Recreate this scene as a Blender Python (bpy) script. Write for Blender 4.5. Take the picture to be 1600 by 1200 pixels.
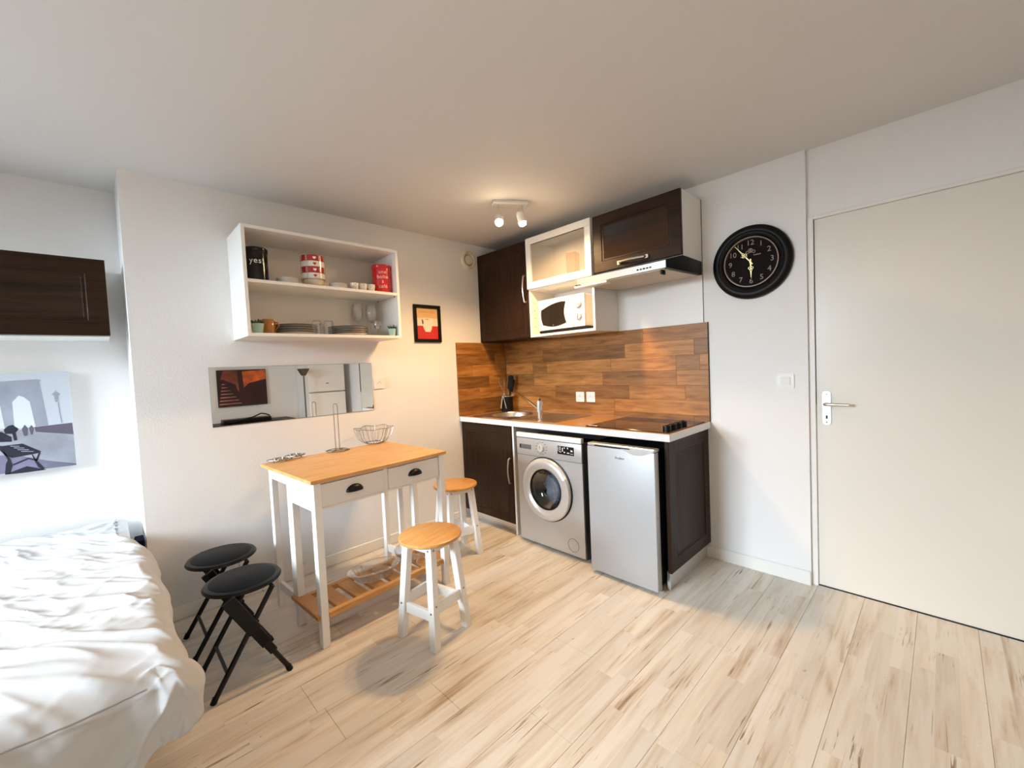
import bpy, bmesh, math, random
from mathutils import Vector, Matrix, noise
from math import pi, sin, cos, radians as R

for o in list(bpy.data.objects):
    bpy.data.objects.remove(o, do_unlink=True)
SC = bpy.context.scene
COL = SC.collection
random.seed(7)

# ------------------------------------------------------------------ camera, world, lights
cam_d = bpy.data.cameras.new('camera'); cam = bpy.data.objects.new('camera', cam_d); COL.objects.link(cam)
cam_d.sensor_width = 36.0; cam_d.lens = 657.511 * 36 / 1600; cam_d.clip_start = 0.02
YAW, PITCH, ROLL = 0.7988, -0.0416, -0.0449
CAMLOC = Vector((2.959, -2.811, 1.317))
F = Vector((-sin(YAW) * cos(PITCH), cos(YAW) * cos(PITCH), sin(PITCH)))
Rt = Vector((cos(YAW), sin(YAW), 0)); Up = Rt.cross(F)
R2 = Rt * cos(ROLL) + Up * sin(ROLL); U2 = -Rt * sin(ROLL) + Up * cos(ROLL)
cam.matrix_world = Matrix(((R2.x, U2.x, -F.x, CAMLOC.x), (R2.y, U2.y, -F.y, CAMLOC.y), (R2.z, U2.z, -F.z, CAMLOC.z), (0, 0, 0, 1)))
SC.camera = cam
SC.view_settings.view_transform = 'Standard'; SC.view_settings.look = 'None'
SC.view_settings.gamma = 1.0; SC.view_settings.use_curve_mapping = False
SC.view_settings.exposure = 0.36
SC.cycles.use_denoising = True
SC.cycles.max_bounces = 10; SC.cycles.diffuse_bounces = 6; SC.cycles.glossy_bounces = 5
SC.cycles.transmission_bounces = 10; SC.cycles.transparent_max_bounces = 10
SC.cycles.sample_clamp_indirect = 6.0; SC.cycles.caustics_reflective = False; SC.cycles.caustics_refractive = False

world = bpy.data.worlds.new('world'); SC.world = world; world.use_nodes = True
nt = world.node_tree; bg = nt.nodes['Background']
bg.inputs[0].default_value = (0.72, 0.86, 1.0, 1); bg.inputs[1].default_value = 0.7

def area(name, loc, rot, sx, sy, power, col):
    l = bpy.data.lights.new(name, 'AREA'); l.shape = 'RECTANGLE'; l.size = sx; l.size_y = sy
    l.energy = power; l.color = col
    o = bpy.data.objects.new(name, l); COL.objects.link(o); o.location = loc; o.rotation_euler = rot; return o

def spot(name, loc, target, power, col, size, blend, radius):
    l = bpy.data.lights.new(name, 'SPOT'); l.energy = power; l.color = col; l.spot_size = size; l.spot_blend = blend
    l.shadow_soft_size = radius
    o = bpy.data.objects.new(name, l); COL.objects.link(o); o.location = loc
    o.rotation_euler = (Vector(target) - Vector(loc)).to_track_quat('-Z', 'Y').to_euler(); return o

def point(name, loc, power, col, radius):
    l = bpy.data.lights.new(name, 'POINT'); l.energy = power; l.color = col; l.shadow_soft_size = radius
    o = bpy.data.objects.new(name, l); COL.objects.link(o); o.location = loc; return o

WARM = (1.0, 0.62, 0.29)
DAY = (0.76, 0.89, 1.0)
# daylight coming through the big window in the wall behind the camera (towards -y)
area('daylight', (0.55, -8.40, 2.95), (R(90 - 30), 0, 0), 4.2, 2.4, 2150, DAY)
# warm bulbs of the two ceiling spot fixtures
BULB_A = Vector((0.880, -0.840, 2.285)); BULB_B = Vector((0.966, -0.703, 2.285))
spot('bulb_light', BULB_A + Vector((.012, -.015, -.03)), BULB_A + Vector((.10, -.20, -1)), 46, WARM, R(165), 0.75, 0.045)
spot('bulb_light', BULB_B + Vector((.008, .004, -.03)), BULB_B + Vector((.10, .10, -1)), 46, WARM, R(158), 0.60, 0.03)
BULB_C = Vector((3.08, -2.42, 2.27))
spot('bulb_light', BULB_C + Vector((0, 0, -.03)), (1.6, -2.1, 0.0), 20, WARM, R(170), 1.0, 0.03)

# ------------------------------------------------------------------ materials
def new_mat(name):
    m = bpy.data.materials.new(name); m.use_nodes = True
    return m, m.node_tree, m.node_tree.nodes['Principled BSDF']

def L(nt, a, b): nt.links.new(a, b)

def mat(name, col, rough=0.5, metal=0.0, spec=0.5, bump=0.0, bscale=200.0, var=0.0, vscale=6.0, coat=0.0, trans=0.0, alpha=1.0, ior=None, aniso=None):
    m, nt, p = new_mat(name)
    p.inputs['Base Color'].default_value = (*col, 1); p.inputs['Roughness'].default_value = rough
    p.inputs['Metallic'].default_value = metal; p.inputs['Specular IOR Level'].default_value = spec
    p.inputs['Coat Weight'].default_value = coat; p.inputs['Transmission Weight'].default_value = trans
    if ior: p.inputs['IOR'].default_value = ior
    tc = nt.nodes.new('ShaderNodeTexCoord')
    if var > 0:
        n = nt.nodes.new('ShaderNodeTexNoise'); n.inputs['Scale'].default_value = vscale; n.inputs['Detail'].default_value = 4
        L(nt, tc.outputs['Object'], n.inputs['Vector'])
        r = nt.nodes.new('ShaderNodeValToRGB')
        r.color_ramp.elements[0].position = 0.3; r.color_ramp.elements[1].position = 0.7
        r.color_ramp.elements[0].color = (*[c * (1 - var) for c in col], 1)
        r.color_ramp.elements[1].color = (*[min(1, c * (1 + var)) for c in col], 1)
        L(nt, n.outputs['Fac'], r.inputs['Fac']); L(nt, r.outputs['Color'], p.inputs['Base Color'])
    if bump > 0:
        n = nt.nodes.new('ShaderNodeTexNoise'); n.inputs['Scale'].default_value = bscale; n.inputs['Detail'].default_value = 3
        L(nt, tc.outputs['Object'], n.inputs['Vector'])
        if aniso:
            mp = nt.nodes.new('ShaderNodeMapping'); mp.inputs['Scale'].default_value = aniso
            L(nt, tc.outputs['Object'], mp.inputs['Vector']); L(nt, mp.outputs['Vector'], n.inputs['Vector'])
        b = nt.nodes.new('ShaderNodeBump'); b.inputs['Strength'].default_value = bump; b.inputs['Distance'].default_value = 0.002
        L(nt, n.outputs['Fac'], b.inputs['Height']); L(nt, b.outputs['Normal'], p.inputs['Normal'])
    return m

def wood(name, stops, scale, rough=0.45, spec=0.4, rnd=0.25, bump=0.15, nscale=1.0, obj_random=True):
    """grain stretched along the axis with the small scale value; the tone varies from board to board"""
    m, nt, p = new_mat(name)
    tc = nt.nodes.new('ShaderNodeTexCoord'); oi = nt.nodes.new('ShaderNodeObjectInfo')
    mp = nt.nodes.new('ShaderNodeMapping'); mp.inputs['Scale'].default_value = scale
    mul = nt.nodes.new('ShaderNodeMath'); mul.operation = 'MULTIPLY'; mul.inputs[1].default_value = 37.0
    L(nt, oi.outputs['Random'], mul.inputs[0])
    cmb = nt.nodes.new('ShaderNodeCombineXYZ')
    for i in range(3): L(nt, mul.outputs[0], cmb.inputs[i])
    L(nt, tc.outputs['Object'], mp.inputs['Vector'])
    add = nt.nodes.new('ShaderNodeVectorMath'); add.operation = 'ADD'
    L(nt, mp.outputs['Vector'], add.inputs[0]); L(nt, cmb.outputs[0], add.inputs[1])
    n = nt.nodes.new('ShaderNodeTexNoise'); n.inputs['Scale'].default_value = nscale; n.inputs['Detail'].default_value = 7; n.inputs['Roughness'].default_value = 0.6
    n.inputs['Distortion'].default_value = 0.4
    L(nt, add.outputs[0], n.inputs['Vector'])
    r = nt.nodes.new('ShaderNodeValToRGB'); els = r.color_ramp.elements
    while len(els) < len(stops): els.new(0.5)
    for e, (pos, c) in zip(els, stops): e.position = pos; e.color = (*c, 1)
    L(nt, n.outputs['Fac'], r.inputs['Fac'])
    hs = nt.nodes.new('ShaderNodeHueSaturation')
    mr = nt.nodes.new('ShaderNodeMapRange'); mr.inputs[3].default_value = 1 - rnd; mr.inputs[4].default_value = 1 + rnd
    L(nt, oi.outputs['Random'], mr.inputs[0]); L(nt, mr.outputs[0], hs.inputs['Value'])
    if not obj_random: hs.inputs['Value'].default_value = 1.0; nt.links.remove(hs.inputs['Value'].links[0])
    L(nt, r.outputs['Color'], hs.inputs['Color']); L(nt, hs.outputs[0], p.inputs['Base Color'])
    p.inputs['Roughness'].default_value = rough; p.inputs['Specular IOR Level'].default_value = spec
    b = nt.nodes.new('ShaderNodeBump'); b.inputs['Strength'].default_value = bump; b.inputs['Distance'].default_value = 0.002
    L(nt, n.outputs['Fac'], b.inputs['Height']); L(nt, b.outputs['Normal'], p.inputs['Normal'])
    return m

def floor_mat():
    """pale bleached laminate: every board printed with three strips along y, each with its own tone, grain and dark checks"""
    m, nt, p = new_mat('floor_laminate')
    g = nt.nodes.new('ShaderNodeNewGeometry'); s = nt.nodes.new('ShaderNodeSeparateXYZ'); L(nt, g.outputs['Position'], s.inputs[0])
    def mth(op, a, b=None):
        n = nt.nodes.new('ShaderNodeMath'); n.operation = op
        for i, v in enumerate((a, b)):
            if v is None: continue
            if isinstance(v, (int, float)): n.inputs[i].default_value = v
            else: L(nt, v, n.inputs[i])
        return n.outputs[0]
    sx = mth('FLOOR', mth('DIVIDE', mth('SUBTRACT', s.outputs[0], 1.855), 0.0675))
    wn = nt.nodes.new('ShaderNodeTexWhiteNoise'); wn.noise_dimensions = '1D'; L(nt, sx, wn.inputs['W'])
    yy = mth('ADD', s.outputs[1], mth('MULTIPLY', wn.outputs['Value'], 5.0))
    seg = mth('FLOOR', mth('DIVIDE', yy, 0.62))
    key = mth('ADD', mth('MULTIPLY', sx, 17.13), mth('MULTIPLY', seg, 3.71))
    wn2 = nt.nodes.new('ShaderNodeTexWhiteNoise'); wn2.noise_dimensions = '1D'; L(nt, key, wn2.inputs['W'])
    off = mth('MULTIPLY', wn2.outputs['Value'], 40.0)
    def grain(ax, ay, detail, dist):
        c = nt.nodes.new('ShaderNodeCombineXYZ')
        L(nt, mth('MULTIPLY', s.outputs[0], ax), c.inputs[0]); L(nt, mth('ADD', mth('MULTIPLY', s.outputs[1], ay), off), c.inputs[1]); L(nt, off, c.inputs[2])
        n = nt.nodes.new('ShaderNodeTexNoise'); n.inputs['Scale'].default_value = 1; n.inputs['Detail'].default_value = detail; n.inputs['Distortion'].default_value = dist
        L(nt, c.outputs[0], n.inputs['Vector']); return n.outputs['Fac']
    g1 = grain(17, 1.6, 6, 0.8); g2 = grain(75, 3.0, 3, 0.3); g3 = grain(85, 2.6, 3, 1.2); g4 = grain(9, 3.2, 2, 0.3); g5 = grain(46, 30, 2, 0.6)
    r1 = nt.nodes.new('ShaderNodeValToRGB'); e = r1.color_ramp.elements
    e[0].position = 0.30; e[0].color = (0.43, 0.315, 0.205, 1); e[1].position = 0.56; e[1].color = (0.725, 0.68, 0.61, 1)
    x = e.new(0.42); x.color = (0.645, 0.57, 0.47, 1)
    L(nt, mth('ADD', mth('MULTIPLY', g1, 0.75), mth('MULTIPLY', g2, 0.25)), r1.inputs['Fac'])
    # dark fine checks, only where the low-frequency mask allows
    r2 = nt.nodes.new('ShaderNodeValToRGB'); e = r2.color_ramp.elements
    e[0].position = 0.33; e[0].color = (1, 1, 1, 1); e[1].position = 0.385; e[1].color = (0, 0, 0, 1)
    L(nt, g3, r2.inputs['Fac'])
    r3 = nt.nodes.new('ShaderNodeValToRGB'); e = r3.color_ramp.elements
    e[0].position = 0.50; e[0].color = (0, 0, 0, 1); e[1].position = 0.60; e[1].color = (1, 1, 1, 1)
    L(nt, g4, r3.inputs['Fac'])
    r5 = nt.nodes.new('ShaderNodeValToRGB'); e = r5.color_ramp.elements
    e[0].position = 0.205; e[0].color = (1, 1, 1, 1); e[1].position = 0.27; e[1].color = (0, 0, 0, 1)
    L(nt, g5, r5.inputs['Fac'])
    msk = mth('MAXIMUM', mth('MULTIPLY', mth('MULTIPLY', r2.outputs[0], r3.outputs[0]), 0.85), mth('MULTIPLY', r5.outputs[0], 0.55))
    mix = nt.nodes.new('ShaderNodeMix'); mix.data_type = 'RGBA'
    L(nt, msk, mix.inputs[0]); L(nt, r1.outputs[0], mix.inputs[6]); mix.inputs[7].default_value = (0.20, 0.115, 0.06, 1)
    hs = nt.nodes.new('ShaderNodeHueSaturation'); mr = nt.nodes.new('ShaderNodeMapRange')
    mr.inputs[3].default_value = 0.92; mr.inputs[4].default_value = 1.05
    L(nt, wn2.outputs['Value'], mr.inputs[0]); L(nt, mr.outputs[0], hs.inputs['Value']); L(nt, mix.outputs[2], hs.inputs['Color'])
    L(nt, hs.outputs[0], p.inputs['Base Color'])
    p.inputs['Roughness'].default_value = 0.42; p.inputs['Specular IOR Level'].default_value = 0.35
    return m

def glass_mat(name, col=(1, 1, 1), rough=0.0, mixv=0.12):
    """thin clear glass: mostly see-through with a fresnel gloss"""
    m = bpy.data.materials.new(name); m.use_nodes = True; nt = m.node_tree; nt.nodes.clear()
    out = nt.nodes.new('ShaderNodeOutputMaterial'); t = nt.nodes.new('ShaderNodeBsdfTransparent'); t.inputs[0].default_value = (*col, 1)
    g = nt.nodes.new('ShaderNodeBsdfGlossy'); g.inputs['Roughness'].default_value = rough
    lw = nt.nodes.new('ShaderNodeLayerWeight'); lw.inputs[0].default_value = 0.35
    mr = nt.nodes.new('ShaderNodeMapRange'); mr.inputs[3].default_value = mixv; mr.inputs[4].default_value = 0.65
    mx = nt.nodes.new('ShaderNodeMixShader')
    L(nt, lw.outputs['Facing'], mr.inputs[0]); L(nt, mr.outputs[0], mx.inputs[0]); L(nt, t.outputs[0], mx.inputs[1]); L(nt, g.outputs[0], mx.inputs[2]); L(nt, mx.outputs[0], out.inputs[0])
    return m

def emit(name, col, strength):
    m, nt, p = new_mat(name); p.inputs['Base Color'].default_value = (*col, 1)
    p.inputs['Emission Color'].default_value = (*col, 1); p.inputs['Emission Strength'].default_value = strength; return m

M = {}
M['wall'] = mat('wall_paint', (0.80, 0.795, 0.79), 0.7, spec=0.25, bump=0.25, bscale=110)
M['wall_smooth'] = mat('wall_paint_smooth', (0.80, 0.795, 0.79), 0.6, spec=0.3, bump=0.08, bscale=150)
M['ceil'] = mat('ceiling_paint', (0.70, 0.69, 0.68), 0.8, spec=0.15, bump=0.08, bscale=150)
M['door'] = mat('door_paint', (0.76, 0.73, 0.67), 0.32, spec=0.45)
M['trim'] = mat('trim_paint', (0.80, 0.785, 0.75), 0.45)
M['floor'] = floor_mat()
M['gap'] = mat('dark_gap', (0.03, 0.025, 0.02), 0.9)
M['mel'] = mat('white_melamine', (0.80, 0.785, 0.75), 0.4)
M['dark'] = wood('wenge_veneer', [(0.3, (0.011, 0.0049, 0.0024)), (0.7, (0.037, 0.0155, 0.0063))], (60, 60, 3), 0.42, 0.18, 0.05, 0.12)
M['darkh'] = wood('wenge_veneer_flat', [(0.3, (0.011, 0.0049, 0.0024)), (0.7, (0.037, 0.0155, 0.0063))], (3, 3, 60), 0.42, 0.18, 0.05, 0.12)
M['bs'] = wood('oak_laminate', [(0.25, (0.17, 0.058, 0.011)), (0.5, (0.34, 0.145, 0.036)), (0.75, (0.47, 0.225, 0.068))], (5, 5, 40), 0.40, 0.35, 0.40, 0.08)
M['wt'] = wood('worktop_laminate', [(0.3, (0.34, 0.16, 0.05)), (0.7, (0.52, 0.28, 0.105))], (4, 40, 40), 0.3, 0.5, 0.05, 0.05)
M['edge'] = mat('worktop_edge', (0.72, 0.72, 0.72), 0.35)
M['steel'] = mat('brushed_steel', (0.62, 0.60, 0.57), 0.28, 1.0, bump=0.1, bscale=60, aniso=(2, 60, 60))
M['chrome'] = mat('chrome', (0.80, 0.80, 0.80), 0.10, 1.0)
M['wire'] = mat('steel_wire', (0.40, 0.39, 0.38), 0.25, 1.0)
M['satin'] = mat('satin_nickel', (0.66, 0.63, 0.58), 0.28, 1.0)
M['alu'] = mat('aluminium', (0.72, 0.72, 0.72), 0.30, 0.85)
M['silver'] = mat('silver_paint', (0.50, 0.495, 0.48), 0.36, 0.55)
M['silver2'] = mat('silver_ring', (0.66, 0.655, 0.645), 0.28, 0.55)
M['fridge'] = mat('silver_door', (0.42, 0.43, 0.445), 0.42, 0.35)
M['blk'] = mat('black_plastic', (0.003, 0.003, 0.0033), 0.38, spec=0.25)
M['blkm'] = mat('black_matt', (0.004, 0.004, 0.0045), 0.65, spec=0.25)
M['blkgl'] = mat('black_glass', (0.012, 0.008, 0.006), 0.06, spec=0.6)
M['vinyl'] = mat('black_vinyl', (0.0035, 0.0045, 0.006), 0.5, spec=0.14, bump=0.1, bscale=400)
M['blkmet'] = mat('black_metal', (0.003, 0.003, 0.0035), 0.35, spec=0.35)
M['white_pl'] = mat('white_plastic', (0.80, 0.79, 0.76), 0.35)
M['cream_pl'] = mat('cream_plastic', (0.72, 0.64, 0.50), 0.5)
M['whitewood'] = mat('white_painted_wood', (0.82, 0.81, 0.79), 0.38, bump=0.04, bscale=80)
M['pine'] = wood('honey_pine', [(0.3, (0.50, 0.24, 0.065)), (0.7, (0.68, 0.375, 0.13))], (40, 4, 40), 0.35, 0.45, 0.06, 0.04)
M['pinex'] = wood('honey_pine_cross', [(0.3, (0.46, 0.20, 0.045)), (0.7, (0.62, 0.30, 0.085))], (4, 40, 40), 0.38, 0.45, 0.1, 0.04)
M['brass'] = mat('screw_steel', (0.30, 0.27, 0.24), 0.35, 1.0)
M['glass'] = glass_mat('clear_glass')
M['washglass'] = glass_mat('tinted_door_glass', (.80, .86, .92), 0.02, 0.06)
M['pane'] = glass_mat('window_glass', (1, 1, 1), 0.0, 0.03)
M['amber'] = mat('amber_glass', (0.35, 0.15, 0.03), 0.12, coat=0.3)
M['mirror'] = mat('mirror_silver', (0.86, 0.85, 0.83), 0.0, 1.0)
M['mirror_edge'] = mat('mirror_edge', (0.30, 0.33, 0.31), 0.2, 0.3)
M['cer_w'] = mat('white_ceramic', (0.78, 0.75, 0.69), 0.2, coat=0.3)
M['cer_c'] = mat('cream_ceramic', (0.70, 0.60, 0.44), 0.25, coat=0.3)
M['cer_r'] = mat('red_ceramic', (0.42, 0.02, 0.02), 0.18, coat=0.4)
M['red_can'] = mat('red_enamel', (0.58, 0.012, 0.012), 0.16, coat=0.5)
M['black_can'] = mat('black_enamel', (0.003, 0.003, 0.0035), 0.13, spec=0.4)
M['plate_rim'] = mat('dark_plate_rim', (0.035, 0.025, 0.028), 0.3)
M['mint'] = mat('mint_ceramic', (0.33, 0.50, 0.45), 0.5)
M['leaf'] = mat('succulent_leaf', (0.022, 0.045, 0.028), 0.5)
M['ink_w'] = mat('white_print', (0.85, 0.84, 0.80), 0.5)
M['ink_p'] = mat('pale_print', (0.85, 0.62, 0.55), 0.5)
M['ink_r'] = mat('red_print', (0.50, 0.012, 0.012), 0.5)
M['ink_d'] = mat('dark_print', (0.03, 0.03, 0.03), 0.5)
M['gold'] = mat('pale_gold', (0.75, 0.60, 0.28), 0.35, 0.6)
M['num'] = mat('aged_numeral', (0.27, 0.235, 0.18), 0.6)
M['dial'] = mat('clock_dial', (0.008, 0.0045, 0.004), 0.6, spec=0.08, var=0.3, vscale=12)
M['ring'] = mat('clock_ring', (0.20, 0.14, 0.10), 0.4, 0.4)
M['frame_b'] = mat('black_frame', (0.003, 0.0026, 0.0026), 0.4, spec=0.2)
M['poster_o'] = mat('poster_orange', (0.80, 0.52, 0.22), 0.6)
M['poster_c'] = mat('poster_cream', (0.85, 0.72, 0.48), 0.6)
M['poster_r'] = mat('poster_red', (0.55, 0.02, 0.015), 0.6)
M['poster_w'] = mat('poster_cup', (0.85, 0.76, 0.66), 0.6)
M['poster_t'] = mat('poster_lettering', (0.72, 0.20, 0.04), 0.6)
M['poster_g'] = mat('poster_gold', (0.75, 0.50, 0.12), 0.6)
M['duvet'] = mat('duvet_cotton', (0.50, 0.497, 0.495), 0.85, spec=0.12, bump=0.12, bscale=45)
M['knob_ring'] = mat('grey_marking', (0.33, 0.31, 0.29), 0.5)
M['seam'] = mat('seam_thread', (0.30, 0.27, 0.25), 0.9)
M['mattress'] = mat('mattress_cotton', (0.70, 0.66, 0.60), 0.8)
M['navy'] = mat('navy_fabric', (0.006, 0.008, 0.018), 0.95, spec=0.05)
def frost_mat():
    """milky pane: part of the light goes straight through, the rest is scattered"""
    m, nt, p = new_mat('frosted_glass'); p.inputs['Base Color'].default_value = (0.40, 0.37, 0.31, 1); p.inputs["Roughness"].default_value = 0.4; p.inputs["Specular IOR Level"].default_value = 0.2
    t = nt.nodes.new('ShaderNodeBsdfTransparent'); mx = nt.nodes.new('ShaderNodeMixShader'); mx.inputs[0].default_value = 0.72
    out = nt.nodes['Material Output']; L(nt, p.outputs[0], mx.inputs[1]); L(nt, t.outputs[0], mx.inputs[2]); L(nt, mx.outputs[0], out.inputs['Surface'])
    return m
M['frost'] = frost_mat()
M['carton'] = mat('red_carton', (0.42, 0.02, 0.008), 0.6, spec=0.1)
M['bulb'] = emit('lit_bulb', (1.0, 0.78, 0.48), 110)
M['grey_pl'] = mat('grey_plastic', (0.10, 0.10, 0.10), 0.35)
M['drum'] = mat('drum_steel', (0.12, 0.13, 0.15), 0.3, 0.8)
M['laundry'] = mat('blue_grey_cloth', (0.16, 0.21, 0.27), 0.7, var=0.7, vscale=16)
M['filter'] = mat('hood_filter', (0.55, 0.47, 0.36), 0.5, 0.3, bump=0.3, bscale=300)
M['shade'] = mat('dark_bronze', (0.12, 0.085, 0.055), 0.4, 0.6)

# ------------------------------------------------------------------ mesh helpers
def bm_new(): return bmesh.new()

def box(bm, x0, y0, z0, x1, y1, z1, bev=0.0, seg=1, mx=None):
    x0, x1 = min(x0, x1), max(x0, x1); y0, y1 = min(y0, y1), max(y0, y1); z0, z1 = min(z0, z1), max(z0, z1)
    t = bmesh.new()
    vs = [t.verts.new(c) for c in ((x0, y0, z0), (x1, y0, z0), (x1, y1, z0), (x0, y1, z0), (x0, y0, z1), (x1, y0, z1), (x1, y1, z1), (x0, y1, z1))]
    for f in ((0, 3, 2, 1), (4, 5, 6, 7), (0, 1, 5, 4), (1, 2, 6, 5), (2, 3, 7, 6), (3, 0, 4, 7)): t.faces.new([vs[i] for i in f])
    if bev > 0:
        bmesh.ops.bevel(t, geom=list(t.edges), offset=bev, segments=seg, affect='EDGES', profile=0.6)
    merge(bm, t, mx)

def merge(bm, t, mx=None):
    if mx is not None: bmesh.ops.transform(t, matrix=mx, verts=t.verts)
    vm = {}
    for v in t.verts: vm[v] = bm.verts.new(v.co)
    for f in t.faces:
        try: bm.faces.new([vm[v] for v in f.verts])
        except ValueError: pass
    t.free()

def frame_to(d):
    d = Vector(d).normalized()
    a = Vector((0, 0, 1)) if abs(d.z) < 0.9 else Vector((1, 0, 0))
    u = d.cross(a).normalized(); return u, d.cross(u).normalized()

def tube(bm, pts, r, n=8, closed=False, caps=True):
    """round tube along a polyline; r is one radius or one per point"""
    pts = [Vector(p) for p in pts]; N = len(pts); rs = r if isinstance(r, (list, tuple)) else [r] * N
    rings = []; u = v = None
    for i, p in enumerate(pts):
        a = pts[i - 1] if (i > 0 or closed) else None; b = pts[(i + 1) % N] if (i < N - 1 or closed) else None
        d = (p - a).normalized() if a is not None else Vector((0, 0, 0))
        if b is not None: d = d + (b - p).normalized()
        if d.length < 1e-6: d = Vector((0, 0, 1))
        d.normalize()
        if u is None: u, v = frame_to(d)
        else:
            u = (u - d * u.dot(d)); u = u.normalized() if u.length > 1e-6 else frame_to(d)[0]; v = d.cross(u)
        rings.append([bm.verts.new(p + (u * cos(2 * pi * k / n) + v * sin(2 * pi * k / n)) * rs[i]) for k in range(n)])
    M_ = N if closed else N - 1
    for i in range(M_):
        A, B = rings[i], rings[(i + 1) % N]
        for k in range(n):
            try: bm.faces.new((A[k], A[(k + 1) % n], B[(k + 1) % n], B[k]))
            except ValueError: pass
    if caps and not closed:
        bm.faces.new(rings[0][::-1]); bm.faces.new(rings[-1])

def lathe(bm, prof, n=32, mx=None, closed_prof=False):
    """prof: list of (radius, z); ends on the axis are closed"""
    t = bmesh.new(); rings = []
    for r, z in prof:
        if r < 1e-6: rings.append([t.verts.new((0, 0, z))])
        else: rings.append([t.verts.new((r * cos(2 * pi * k / n), r * sin(2 * pi * k / n), z)) for k in range(n)])
    P = len(prof)
    for i in range(P if closed_prof else P - 1):
        A, B = rings[i], rings[(i + 1) % P]
        for k in range(n):
            q = [A[k % len(A)], A[(k + 1) % len(A)], B[(k + 1) % len(B)], B[k % len(B)]]
            q2 = []
            for v in q:
                if v not in q2: q2.append(v)
            if len(q2) >= 3:
                try: t.faces.new(q2)
                except ValueError: pass
    bmesh.ops.recalc_face_normals(t, faces=t.faces)
    merge(bm, t, mx)

def prism(bm, poly, h, mx=None):
    """polygon in xy extruded from z=0 to z=h, then transformed"""
    t = bmesh.new()
    a = [t.verts.new((x, y, 0)) for x, y in poly]; b = [t.verts.new((x, y, h)) for x, y in poly]
    t.faces.new(a[::-1]); t.faces.new(b); n = len(poly)
    for i in range(n): t.faces.new((a[i], a[(i + 1) % n], b[(i + 1) % n], b[i]))
    bmesh.ops.recalc_face_normals(t, faces=t.faces)
    merge(bm, t, mx)

def ring_prism(bm, outer, inner, h, mx=None):
    """ring between two polygons of the same count, extruded"""
    t = bmesh.new(); n = len(outer)
    O0 = [t.verts.new((x, y, 0)) for x, y in outer]; O1 = [t.verts.new((x, y, h)) for x, y in outer]
    I0 = [t.verts.new((x, y, 0)) for x, y in inner]; I1 = [t.verts.new((x, y, h)) for x, y in inner]
    for i in range(n):
        j = (i + 1) % n
        t.faces.new((O0[i], O0[j], O1[j], O1[i])); t.faces.new((I0[j], I0[i], I1[i], I1[j]))
        t.faces.new((O1[i], O1[j], I1[j], I1[i])); t.faces.new((O0[j], O0[i], I0[i], I0[j]))
    bmesh.ops.recalc_face_normals(t, faces=t.faces)
    merge(bm, t, mx)

# orientation matrices for flat things: local x -> right, local y -> up, local z -> out towards the viewer
def MXp(x, y, z): return Matrix(((0, 0, 1, x), (1, 0, 0, y), (0, 1, 0, z), (0, 0, 0, 1)))      # faces +x (wall on the left)
def MYm(x, y, z): return Matrix(((1, 0, 0, x), (0, 0, -1, y), (0, 1, 0, z), (0, 0, 0, 1)))     # faces -y (kitchen wall)
def MXm(x, y, z): return Matrix(((0, 0, -1, x), (-1, 0, 0, y), (0, 1, 0, z), (0, 0, 0, 1)))    # faces -x (wall on the right)

def text_bm(bm, s, size, mx, depth=0.0008, align='CENTER', bend=None, space=1.0):
    c = bpy.data.curves.new('lettering', 'FONT'); c.body = s; c.size = size; c.extrude = depth; c.align_x = align; c.align_y = 'CENTER'
    c.resolution_u = 3; c.space_character = space
    o = bpy.data.objects.new('lettering', c); COL.objects.link(o)
    dg = bpy.context.evaluated_depsgraph_get(); dg.update()
    me = bpy.data.meshes.new_from_object(o.evaluated_get(dg))
    t = bmesh.new(); t.from_mesh(me)
    if bend:
        for v in t.verts:
            r = bend + v.co.z; a = v.co.x / bend
            v.co = Vector((r * sin(a), v.co.y, r * cos(a)))
    merge(bm, t, mx)
    bpy.data.objects.remove(o, do_unlink=True); bpy.data.curves.remove(c); bpy.data.meshes.remove(me)

def finish(bm, name, ang=35):
    bmesh.ops.remove_doubles(bm, verts=bm.verts, dist=1e-6)
    lim = R(ang)
    for f in bm.faces: f.smooth = True
    for e in bm.edges:
        if len(e.link_faces) == 2:
            try: e.smooth = e.calc_face_angle() < lim
            except ValueError: e.smooth = False
        else: e.smooth = True
    me = bpy.data.meshes.new(name); bm.to_mesh(me); bm.free(); return me

def root_of(o):
    while o.parent: o = o.parent
    return o

def obj(name, bm, m, parent=None, W=True, label=None, ang=35):
    """links bm as one mesh object; with W the vertices are given in world coordinates and are moved into the parent's frame"""
    if parent is not None and W:
        r = root_of(parent); bmesh.ops.transform(bm, matrix=r.matrix_basis.inverted(), verts=bm.verts)
    me = finish(bm, name, ang); me.materials.append(M[m] if isinstance(m, str) else m)
    o = bpy.data.objects.new(name, me); COL.objects.link(o)
    if parent is not None: o.parent = parent
    if label: o['label'] = label
    return o

def thing(name, label, cat, loc=(0, 0, 0), rotz=0.0, group=None):
    o = bpy.data.objects.new(name, None); COL.objects.link(o); o.location = loc; o.rotation_euler = (0, 0, rotz)
    o.empty_display_size = 0.05
    o['label'] = label; o['category'] = cat
    if group: o['group'] = group
    o.matrix_basis = Matrix.Translation(Vector(loc)) @ Matrix.Rotation(rotz, 4, 'Z')
    return o

def tag(o, label, cat, group=None):
    o['label'] = label; o['category'] = cat
    if group: o['group'] = group
    return o

def struct(name, bm, m, parent=None):
    o = obj(name, bm, m, parent)
    if parent is None: o['kind'] = 'structure'
    return o

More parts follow.
